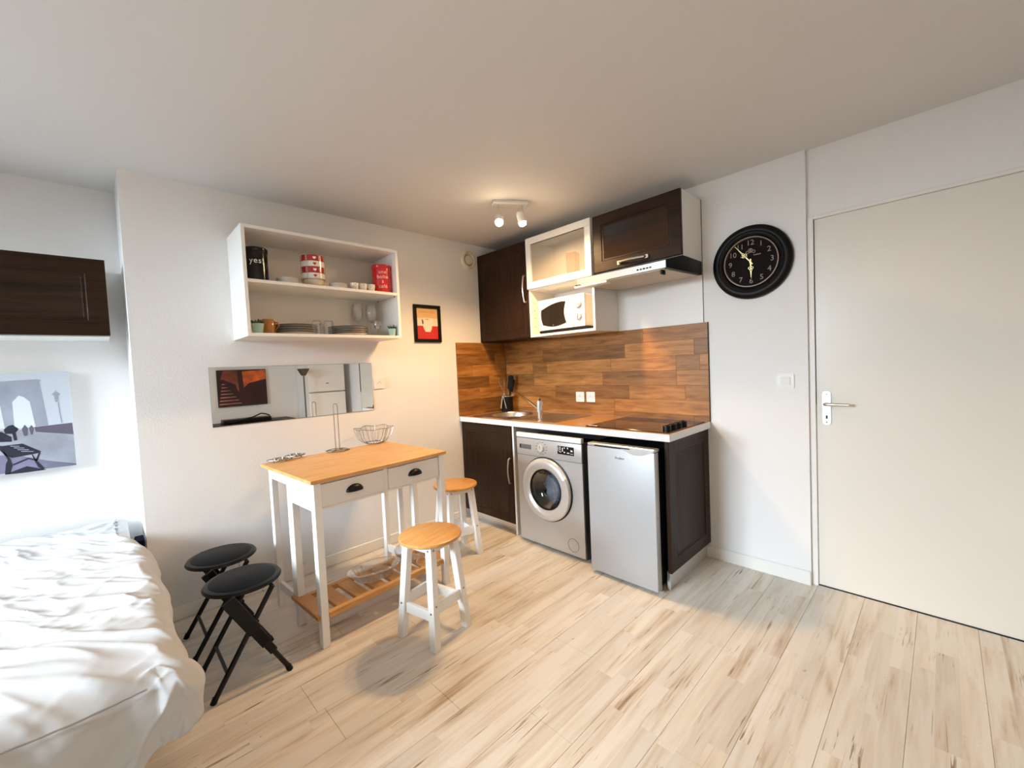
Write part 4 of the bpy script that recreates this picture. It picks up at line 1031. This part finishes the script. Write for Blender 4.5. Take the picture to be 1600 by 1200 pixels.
b = bm_new(); lathe(b, [(.0995, .070), (.1025, .0725), (.0995, .0755), (.096, .0725)], 40, None, True); lobj('rim', b, 'glass', t)

# paper roll holder, wire basket, two trivets on the table
HX, HY = .198, -1.735
t = thing('roll_holder', 'chrome wire kitchen roll holder with tall loop on the table', 'roll holder', (HX, HY, TZ))
b = bm_new(); pts = [(HX + .068 * cos(2 * pi * k / 36) * (1 + .06 * cos(6 * 2 * pi * k / 36)), HY + .068 * sin(2 * pi * k / 36) * (1 + .06 * cos(6 * 2 * pi * k / 36)), TZ + .0035) for k in range(36)]
tube(b, pts, .003, 8, True)
for a in (0, pi / 3, 2 * pi / 3): tube(b, [(HX + .066 * cos(a), HY + .066 * sin(a), TZ + .0035), (HX, HY, TZ + .005), (HX - .066 * cos(a), HY - .066 * sin(a), TZ + .0035)], .0025, 8)
lobj_w = obj('base', b, 'wire', t)
b = bm_new(); w = .0125; pts = [(HX, HY - w, TZ + .005), (HX, HY - w, TZ + .295)] + [(HX, HY - w * cos(pi * k / 8), TZ + .295 + w * sin(pi * k / 8)) for k in range(1, 8)] + [(HX, HY + w, TZ + .295), (HX, HY + w, TZ + .005)]
tube(b, pts, .0028, 8); obj('loop', b, 'wire', t)

BX_, BY_ = .140, -1.452
t = thing('wire_basket', 'chrome wire fruit basket at the back corner of the table', 'basket', (BX_, BY_, TZ))
def scal(r, k, n_, z, amp=.10): a = 2 * pi * k / n_; rr = r * (1 + amp * cos(6 * a)); return (BX_ + rr * cos(a), BY_ + rr * sin(a), z)
b = bm_new(); tube(b, [scal(.122, k, 72, TZ + .108 + .004 * cos(6 * 2 * pi * k / 72)) for k in range(72)], .0022, 6, True); obj('rim', b, 'wire', t)
b = bm_new(); tube(b, [scal(.060, k, 36, TZ + .004, .05) for k in range(36)], .0030, 6, True); obj('foot_ring', b, 'wire', t)
for k in range(24):
    b = bm_new(); a = 2 * pi * k / 24
    tube(b, [scal(.050, k, 24, TZ + .005, .05), scal(.074, k, 24, TZ + .010, .07), scal(.098, k, 24, TZ + .035, .09), scal(.113, k, 24, TZ + .075), scal(.122, k, 24, TZ + .109)], .0013, 5); obj('wire', b, 'wire', t)
for k in range(5):
    b = bm_new(); a = 2 * pi * k / 5; lathe(b, [(0, -.006), (.0042, -.0042), (.006, 0), (.0042, .0042), (0, .006)], 10, Matrix.Translation((BX_ + .062 * cos(a), BY_ + .062 * sin(a), TZ + .0062))); obj('ball_foot', b, 'wire', t)

def trivet(label, x, y, rz, sx_):
    o = thing('trivet', label, 'trivet', (x, y, TZ), rz); bq = bm_new()
    tube(bq, [(sx_ * cos(2 * pi * k / 32) * (1 + .12 * cos(8 * pi * k / 32)), .048 * sin(2 * pi * k / 32) * (1 + .12 * cos(8 * pi * k / 32)), .012) for k in range(32)], .004, 8, True); lobj('outer_ring', bq, 'wire', o)
    bq = bm_new()
    for k in range(4):
        a = pi / 4 + k * pi / 2; tube(bq, [(sx_ * .5 * cos(a) + .018 * cos(2 * pi * j / 14), .024 * sin(a) + .018 * sin(2 * pi * j / 14), .012) for j in range(14)], .003, 6, True)
    tube(bq, [(-sx_ * .98, 0, .012), (sx_ * .98, 0, .012)], .003, 6); tube(bq, [(0, -.046, .012), (0, .046, .012)], .003, 6)
    lobj('inner_scroll', bq, 'wire', o)
    for k in range(4):
        a = pi / 4 + k * pi / 2; bq = bm_new(); tube(bq, [(sx_ * .78 * cos(a), .038 * sin(a), 0.0005), (sx_ * .78 * cos(a), .038 * sin(a), .014)], .0045, 8); lobj('foot', bq, 'wire', o)
    return o
trivet('bright metal scrollwork trivet nearest the left table corner', .222, -2.085, R(75), .058)
trivet('bright metal scrollwork trivet between its twin and the roll holder', .168, -1.985, R(85), .050)

# ------------------------------------------------------------------ white wooden stools
def wood_stool(label, loc, rz):
    o = thing('wooden_stool', label, 'stool', loc, rz, 'white stools with honey wood seats')
    bq = bm_new(); lathe(bq, [(0, .482), (.148, .482), (.154, .486), (.156, .493), (.154, .500), (.148, .503), (0, .503)], 48); lobj('seat', bq, 'pine', o)
    zt, hb, ht = .4815, .113, .078
    for sx_ in (-1, 1):
        for sy_ in (-1, 1):
            bq = bm_new(); tt = bmesh.new(); w = .019; V = []
            for (z, h) in ((0, hb), (zt, ht)):
                for (dx, dy) in ((-w, -w), (w, -w), (w, w), (-w, w)): V.append(tt.verts.new((sx_ * h + dx, sy_ * h + dy, z)))
            for f in ((3, 2, 1, 0), (4, 5, 6, 7), (0, 1, 5, 4), (1, 2, 6, 5), (2, 3, 7, 6), (3, 0, 4, 7)): tt.faces.new([V[i] for i in f])
            bmesh.ops.bevel(tt, geom=list(tt.edges), offset=.002, segments=1, affect='EDGES'); merge(bq, tt); leg = lobj('leg', bq, 'whitewood', o)
            for z in (.205, .175, .462):
                h = hb + (ht - hb) * z / zt; bq = bm_new()
                if z != .175: lathe(bq, [(0, .003), (.004, .0025), (.0055, 0)], 10, Matrix.Translation((sx_ * (h + .0188), sy_ * h, z)) @ Matrix.Rotation(sx_ * pi / 2, 4, 'Y'))
                if z != .205: lathe(bq, [(0, .003), (.004, .0025), (.0055, 0)], 10, Matrix.Translation((sx_ * h, sy_ * (h + .0188), z)) @ Matrix.Rotation(-sy_ * pi / 2, 4, 'X'))
                lobj('screw', bq, 'brass', leg)
    for s in (-1, 1):
        for (z0, z1, nm) in ((.445, .4815, 'seat_rail'), (.155, .205, 'stretcher')):
            h = hb + (ht - hb) * ((z0 + z1) / 2) / zt; g_ = .008
            dz = 0 if nm == 'seat_rail' else (.022 if s > 0 else 0)
            bq = bm_new(); box(bq, s * h - g_, -h + .0185, z0, s * h + g_, h - .0185, z1, .001); lobj(nm, bq, 'whitewood', o)
            bq = bm_new(); box(bq, -h + .0185, s * h - g_, z0 - (.028 if nm == 'stretcher' else 0), h - .0185, s * h + g_, z1 - (.028 if nm == 'stretcher' else 0), .001); lobj(nm, bq, 'whitewood', o)
    return o
s1 = wood_stool('white stool with honey wood seat standing in front of the table', (1.160, -1.680, 0), R(12))
dup(s1, (.522, -1.050, 0), R(-10), 'white stool with honey wood seat between the table and the dark base cabinet')

# ------------------------------------------------------------------ black folding stools (legs cross in the local yz plane)
def fold_stool(label, loc, rz):
    o = thing('folding_stool', label, 'stool', loc, rz, 'black folding stools')
    bq = bm_new(); lathe(bq, [(0, .403), (.138, .403), (.146, .407), (.149, .414), (.146, .421), (.138, .424), (0, .4235)], 48); st = lobj('seat', bq, 'blk', o)
    bq = bm_new(); lathe(bq, [(.130, .4237), (.124, .428), (0, .4300)], 48); lobj('cushion', bq, 'vinyl', st)
    bq = bm_new(); tube(bq, [(.1490 * cos(2 * pi * k / 48), .1490 * sin(2 * pi * k / 48), .411) for k in range(48)], .0035, 6, True); lobj('edge_bead', bq, 'blk', st)
    # frame A: two round tubes from the feet on the -y side up to the +y side of the seat
    for s in (-1, 1):
        bq = bm_new(); tube(bq, [(s * .130, -.155, .004), (s * .130, -.150, .012), (s * .130, .085, .400)], .0105, 10); lobj('leg', bq, 'blkmet', o)
        bq = bm_new(); tube(bq, [(s * .130, -.1565, 0), (s * .130, -.146, .022)], .0125, 10); lobj('foot_cap', bq, 'blk', o)
        # frame B, outside frame A: flat stepped bars from the -y side of the seat down to the +y feet
        bq = bm_new(); x = s * .154
        d = Vector((0, .215, -.400)).normalized(); nrm = Vector((0, d.z, -d.y)); a0 = Vector((x - s * .006, -.085, .404))
        mxs = Matrix(((1, 0, 0, a0.x), (0, nrm.y, d.y, a0.y), (0, nrm.z, d.z, a0.z), (0, 0, 0, 1)))
        box(bq, -.008, -.026, 0, .008, .026, .19, .002, 1, mxs); box(bq, -.008, -.021, .19, .008, .021, .275, .002, 1, mxs); box(bq, -.008, -.016, .275, .008, .016, .325, .002, 1, mxs); lobj('slide_bar', bq, 'blk', o)
        bq = bm_new(); tube(bq, [a0 + d * .27, a0 + d * .438], .0105, 10); lobj('leg', bq, 'blkmet', o)
        bq = bm_new(); e_ = a0 + d * .434; tube(bq, [e_, (e_.x, e_.y + .008, .001)], .0125, 10); lobj('foot_cap', bq, 'blk', o)
    bq = bm_new(); tube(bq, [(-.130, -.10, .095), (.130, -.10, .095)], .007, 8); lobj('cross_bar', bq, 'blkmet', o)
    bq = bm_new(); tube(bq, [(-.130, .083, .397), (.130, .083, .397)], .008, 8); lobj('hinge_bar', bq, 'blkmet', o)
    bq = bm_new(); tube(bq, [(.115 + .011 * cos(2 * pi * k / 14), .052, .391 + .011 * sin(2 * pi * k / 14)) for k in range(14)], .0012, 5, True); lobj('hang_ring', bq, 'chrome', o)
    return o
f1 = fold_stool('black folding stool with round seat, the nearer of the two by the bed', (.755, -2.410, 0), R(0))
dup(f1, (.378, -2.425, 0), R(0), 'black folding stool with round seat, the farther one against the wall')

# ------------------------------------------------------------------ bed and duvet
t = thing('bed', 'low bed in the alcove with dark navy head end', 'bed', (.5, -3.45, 0))
b = bm_new(); box(b, -.36, -4.12, .08, 1.36, -2.82, .24, .01); obj('base', b, 'navy', t)
b = bm_new(); box(b, -.36, -4.12, .242, 1.38, -2.82, .445, .03, 3); obj('mattress', b, 'mattress', t)
b = bm_new(); box(b, -.385, -4.14, .02, -.362, -2.72, .40, .006); obj('headboard', b, 'navy', t)
b = bm_new(); box(b, -.10, -2.735, 0.0, .012, -2.697, .490, .004); obj('side_post', b, 'navy', t, label='dark navy upright beside the wall corner')
for x in (-.30, 1.28):
    for y in (-4.05, -2.90):
        b = bm_new(); lathe(b, [(0, 0), (.022, 0), (.026, .085), (0, .085)], 14, Matrix.Translation((x, y, 0))); obj('leg', b, 'blk', t)

def fbm(x, y, z, o=4):
    s = 0; a = 1
    for i in range(o): s += a * noise.noise(Vector((x, y, z))); x *= 2.03; y *= 2.03; z *= 2.03; a *= .5
    return s
def sstep(a, b_, v):
    v = max(0.0, min(1.0, (v - a) / (b_ - a))); return v * v * (3 - 2 * v)
def duvet():
    bq = bm_new(); NS, NT = 250, 200; XE, YE0 = 1.40, -2.755; AS, AT = .50, .22; S0, S1 = -.35, XE + AS; T0, T1 = -4.35, YE0 + AT
    rows = []; seam = []; sdone = set()
    def drop(d, rad):
        if d <= 0: return 0.0, 0.0
        q = rad * pi / 2
        if d < q: a = d / rad; return rad * sin(a), rad * (1 - cos(a))
        return rad - (d - q) * .10, rad + (d - q)
    for i in range(NS + 1):
        s = S0 + (S1 - S0) * i / NS; row = []
        for j in range(NT + 1):
            tt = T0 + (T1 - T0) * j / NT
            a, b_ = s - XE, tt - YE0; YE = YE0 - .05 * (1 - sstep(.02, .35, s))
            hem_f = .25 + .27 * sstep(.0, .16, -b_)          # length of the cloth hanging at the foot
            hem_s = .20
            if a > 0 and b_ > 0:
                phi = math.atan2(b_, a); rr = math.hypot(a, b_); lim = min(AS / max(1e-6, cos(phi)), AT / max(1e-6, sin(phi)))
                w_ = phi / (pi / 2); L_ = (1 - w_) * .25 + w_ * hem_s; r_ = rr / lim * L_
                o_, dn = drop(r_, .085); o_ *= 1 + .55 * sin(2 * phi); x = XE + o_ * cos(phi); y = YE + o_ * sin(phi); dx_ = dn * cos(phi); dy_ = dn * sin(phi); ny, nx = sin(phi), cos(phi)
            elif a > 0:
                o_, dn = drop(a / AS * hem_f, .085); x = XE + o_; y = min(tt, YE); dx_, dy_ = dn, 0; nx, ny = 1, 0
            elif b_ > 0:
                o_, dn = drop(b_ / AT * hem_s, .075); x = s; y = YE + o_; dx_, dy_ = 0, dn; nx, ny = 0, 1
            else: x, y, dn, dx_, dy_, nx, ny = s, min(tt, YE), 0, 0, 0, 0, 0
            z = .535 - dn
            top = 1 - sstep(0, .09, dn)
            u = s * .75 + tt * .66; v = -s * .66 + tt * .75
            loft = .016 * fbm(u * 1.5, v * 2.6, .3, 3)
            wx = u + .06 * noise.noise(Vector((u * 3, v * 3, 7)))
            wv = v + .05 * noise.noise(Vector((u * 4, v * 4, 3)))
            cre = (1 - abs(noise.noise(Vector((wx * 2.4, wv * 9.0, 1.2))))) ** 5 * .013 + (1 - abs(noise.noise(Vector((wx * 5.0, wv * 21.0, 4.7))))) ** 6 * .0085
            cre2 = (1 - abs(noise.noise(Vector((wv * 3.1, wx * 12.0, 8.3))))) ** 8 * .010 * max(0, .4 + noise.noise(Vector((s * 2, tt * 2, 5))))
            z += (loft + cre + cre2) * (.30 + .70 * top)
            h_ = 1 - top
            fold = .022 * noise.noise(Vector((tt * 4.5, s * .8, 3.3))) + .010 * fbm(tt * 9, s * 5, 8.8, 3) + (1 - abs(noise.noise(Vector((tt * 6 + s * 3, s * 2.0 - tt, 2.2))))) ** 6 * .014
            fold2 = .030 * noise.noise(Vector((s * 3.2, 1.7, 6.1))) + .014 * noise.noise(Vector((s * 8.5, tt * 2, 4.4)))
            x += nx * fold * h_; y += ny * fold2 * max(h_, .3)
            y = min(y, YA - .062 + .14 * sstep(.04, .36, s))
            x = max(x, XA + .03); z = max(z, .02)
            row.append(bq.verts.new((x, y, z)))
            if a > 0 and -1.6 < b_ <= 0 and j not in sdone and a / AS * hem_f >= .085: sdone.add(j); seam.append((tt, (x + .003, y, z + .003)))
        rows.append(row)
    for i in range(NS):
        for j in range(NT): bq.faces.new((rows[i][j], rows[i + 1][j], rows[i + 1][j + 1], rows[i][j + 1]))
    bmesh.ops.recalc_face_normals(bq, faces=bq.faces)
    seam.sort(); P_ = [Vector(p[1]) for p in seam]
    return bq, [sum((P_[max(0, min(len(P_) - 1, q + d_))] for d_ in range(-5, 6)), Vector()) / 11 + Vector((.003, 0, .002)) for q in range(len(P_))]
db, seam = duvet()
dv = tag(obj('duvet', db, 'duvet', ang=180), 'rumpled white duvet spread over the bed in the alcove', 'duvet')
sm = dv.modifiers.new('thick', 'SOLIDIFY'); sm.thickness = .010; sm.offset = -1
b = bm_new(); tube(b, seam, .0026, 5); obj('seam', b, 'seam', dv, label='darker stitched seam along the foot edge')

# ------------------------------------------------------------------ alcove: dark cabinet and bridge canvas
t = thing('alcove_cabinet', 'dark wood wall cabinet hung above the bed', 'cabinet', (-.23, -3.2, 1.56))
b = bm_new(); box(b, XA + .0006, -4.62, 1.566, -.092, -2.765, 1.962); obj('carcass', b, 'mel', t)
b = bm_new(); mp2 = Matrix(((0, -1, 0, 0), (1, 0, 0, 0), (0, 0, 1, 0), (0, 0, 0, 1)))
panel_door(b, -3.69, 1.571, -2.762, 1.960, .0705, .02, .075, mp2); obj('door', b, 'darkh', t)
b = bm_new(); panel_door(b, -4.62, 1.571, -3.694, 1.960, .0705, .02, .075, mp2); obj('door', b, 'darkh', t)

t = thing('bridge_canvas', 'grey canvas print of a misty bridge and park bench above the bed', 'picture', (XA, -3.25, 1.14))
CY0, CY1, CZ0, CZ1 = -3.58, -2.936, .884, 1.396
cmx = Matrix(((0, 0, 1, -.362), (1, 0, 0, CY0), (0, 1, 0, CZ0), (0, 0, 0, 1)))
CW, CH = CY1 - CY0, CZ1 - CZ0
M['cv_sky'] = mat('print_mist', (0.56, 0.60, 0.67), .8); M['cv_tower'] = mat('print_tower', (0.33, 0.36, 0.43), .8, var=.15, vscale=9)
M['cv_gnd'] = mat('print_wet_paving', (0.37, 0.39, 0.45), .8, var=.25, vscale=5); M['cv_dark'] = mat('print_dark', (0.018, 0.018, 0.035), .8)
M['cv_mid'] = mat('print_plum', (0.12, 0.105, 0.145), .8); M['cv_lt'] = mat('print_light', (0.72, 0.76, 0.82), .8); M['cv_edge'] = mat('canvas_edge', (0.74, 0.77, 0.80), .8); M['cv_low'] = mat('print_shadow_paving', (0.17, 0.17, 0.25), .8, var=.4, vscale=5)
b = bm_new(); box(b, XA, CY0, CZ0, -.3625, CY1, CZ1, .002); obj('stretched_canvas', b, 'cv_edge', t)
b = bm_new(); box(b, .001, .001, 0, CW - .001, CH - .001, .0006, 0, 1, cmx); pr = obj('print', b, 'cv_sky', t)
def U(px, py):
    """position on the print: 0..1 across the visible right part, 0..1 from the top"""
    return (CW - (685 - px) / 685 * .262, CH * (1 - (py - 130) / (1095 - 95 * px / 700 - 130)))
def shape(name, pts, z, m): return flat(name, [U(*q) for q in pts], z, m, pr, cmx, .0003)
shape('paving', [(-900, 690), (330, 660), (685, 700), (685, 998), (-900, 1180)], .0007, 'cv_gnd')
shape('paving_shadow', [(-900, 940), (120, 900), (420, 960), (685, 985), (685, 1000), (-900, 1190)], .0010, 'cv_low')
shape('tower', [(-420, 225), (380, 190), (420, 200), (404, 215), (450, 625), (-420, 690)], .0007, 'cv_tower')
for sh in ([(145, 400), (205, 340), (250, 355), (300, 400), (332, 640), (145, 655)], [(-170, 420), (-90, 350), (0, 392), (40, 440), (62, 650), (-150, 670)], [(-330, 440), (-250, 370), (-215, 440), (-215, 670), (-330, 680)]): shape('arch_opening', sh, .0011, 'cv_lt')
shape('quay_wall', [(318, 640), (680, 603), (685, 712), (330, 685)], .0011, 'cv_mid')
shape('lamp_post', [(566, 410), (556, 412), (572, 605), (584, 603)], .0011, 'cv_tower'); shape('lamp_head', [(500, 338), (540, 310), (545, 292), (552, 310), (592, 332), (570, 345), (560, 405), (535, 408), (525, 345)], .0011, 'cv_tower')
for sh in ([(50, 660), (90, 625), (130, 615), (180, 655), (150, 690), (160, 760), (130, 765), (120, 700), (60, 700)], [(-60, 690), (30, 680), (110, 730), (110, 775), (-60, 780)], [(205, 660), (235, 615), (262, 650), (250, 720), (222, 725)], [(270, 650), (295, 620), (315, 650), (300, 710), (285, 712)]): shape('passer_by', sh, .0014, 'cv_dark' if sh[0][0] < 100 else 'cv_mid')
for sh in ([(-40, 800), (20, 815), (200, 795), (360, 870), (345, 885), (100, 930), (40, 905)], [(20, 850), (80, 930), (100, 1000), (70, 1085), (25, 1090), (40, 990), (60, 950)], [(270, 880), (310, 950), (380, 1030), (365, 1045), (320, 1020), (285, 940)], [(340, 880), (355, 885), (320, 960), (305, 950)], [(100, 990), (240, 930), (320, 950), (318, 962), (240, 945), (105, 1003)], [(20, 1090), (220, 1010), (400, 1045), (180, 1075)]): shape('bench_piece', sh, .0016, 'cv_dark')
for k in range(4):
    y0 = 815 + 17 * k; shape('bench_slat_gap', [(90 + 30 * k, y0), (170 + 40 * k, y0 + 2), (175 + 40 * k, y0 + 8), (95 + 30 * k, y0 + 6)], .0020, 'cv_gnd')

# ------------------------------------------------------------------ far side of the room, seen only in the mirror
t = thing('sunset_canvas', 'dark red canvas of a cobbled alley reflected in the mirror', 'picture', (WR, -1.35, 1.19))
PY0, PY1, PZ0, PZ1 = -1.66, -1.05, .925, 1.445
pmx = Matrix(((0, 0, -1, WR - .036), (-1, 0, 0, PY1), (0, 1, 0, PZ0), (0, 0, 0, 1))); PW, PH = PY1 - PY0, PZ1 - PZ0
M['al_wall'] = mat('print_rust', (0.22, 0.055, 0.025), .7, var=.5, vscale=6); M['al_dark'] = mat('print_maroon', (0.03, 0.006, 0.006), .7, var=.4, vscale=7); M['al_or'] = mat('print_orange', (0.55, 0.11, 0.02), .7, var=.5, vscale=9); M['al_step'] = mat('print_step', (0.40, 0.15, 0.13), .7, var=.4, vscale=12)
b = bm_new(); box(b, WR - .0355, PY0, PZ0, WR, PY1, PZ1, .002); obj('stretched_canvas', b, 'al_dark', t)
b = bm_new(); box(b, .001, .001, 0, PW - .001, PH - .001, .0006, 0, 1, pmx); pr2 = obj('print', b, 'al_dark', t)
fl = lambda nm, pts, z, m: flat(nm, [((1 - q[0]) * PW, q[1] * PH) for q in pts], z, m, pr2, pmx, .0003)
fl('alley_wall', [(.0, .45), (.12, .98), (.40, .98), (.42, .40), (.30, .55), (.05, .60)], .0007, 'al_wall')
fl('lit_wall', [(.50, .95), (.99, .98), (.99, .72), (.62, .62), (.52, .50)], .0007, 'al_or')
fl('alley_floor', [(.0, .02), (.46, .02), (.36, .60), (.10, .75), (.0, .70)], .0010, 'al_dark')
for k in range(7):
    z0 = .06 + .09 * k; w0 = .46 - .05 * k; fl('step', [(.01 + .012 * k, z0), (w0, z0 + .01), (w0 - .02, z0 + .035 - .002 * k), (.02 + .012 * k, z0 + .035)], .0013, 'al_step')
t = thing('floor_lamp', 'slim bronze uplighter floor lamp reflected in the mirror', 'lamp', (3.49, -.722, 0))
T = Matrix.Translation((3.49, -.722, 0))
b = bm_new(); lathe(b, [(0, 0), (.10, 0), (.10, .012), (.02, .025), (0, .025)], 32, T); obj('base', b, 'shade', t)
b = bm_new(); tube(b, [(3.49, -.722, .024), (3.49, -.722, 1.32)], .010, 10); obj('pole', b, 'shade', t)
b = bm_new(); lathe(b, [(0, 1.315), (.03, 1.32), (.05, 1.355), (.085, 1.42), (.082, 1.42), (.046, 1.361), (.028, 1.328), (0, 1.325)], 32, T); obj('shade', b, 'shade', t)
t = thing('fridge_freezer', 'white two-door fridge-freezer reflected in the mirror', 'fridge', (3.88, -.36, 0))
b = bm_new(); box(b, 3.66, -.622, .02, 4.14, -.09, 1.60, .006); obj('body', b, 'white_pl', t)
b = bm_new(); box(b, 3.60, -.625, .05, 3.656, -.085, 1.052, .012, 3); obj('lower_door', b, 'white_pl', t)
b = bm_new(); box(b, 3.60, -.625, 1.066, 3.656, -.085, 1.60, .012, 3); d = obj('upper_door', b, 'white_pl', t)
b = bm_new(); box(b, 3.5975, -.375, 1.185, 3.5998, -.335, 1.197); obj('nameplate', b, 'grey_pl', d)
t = thing('low_console', 'low dark console along the far wall, seen in the mirror', 'console', (3.93, -1.35, 0))
b = bm_new(); box(b, 3.72, -1.95, .68, 4.13, -.80, .705, .003); obj('top', b, 'dark', t)
for y in (-1.93, -.84):
    b = bm_new(); box(b, 3.74, y - .012, 0, 4.11, y + .012, .68); obj('side_panel', b, 'dark', t)
b = bm_new(); box(b, 3.74, -1.917, .12, 4.11, -.853, .14); obj('shelf', b, 'dark', t)
t = thing('set_top_box', 'flat black set-top box with cable on the low console', 'electronics', (3.93, -1.35, .705))
b = bm_new(); box(b, 3.85, -1.66, .7065, 4.06, -1.08, .757, .006, 2); obj('body', b, 'blk', t)
b = bm_new(); tube(b, [(3.84, -1.62, .718), (3.80, -1.50, .74), (3.80, -1.32, .775), (3.81, -1.22, .815), (3.81, -1.16, .80), (3.83, -1.11, .775), (3.90, -1.09, .765)], .009, 8); obj('cable', b, 'blk', t)
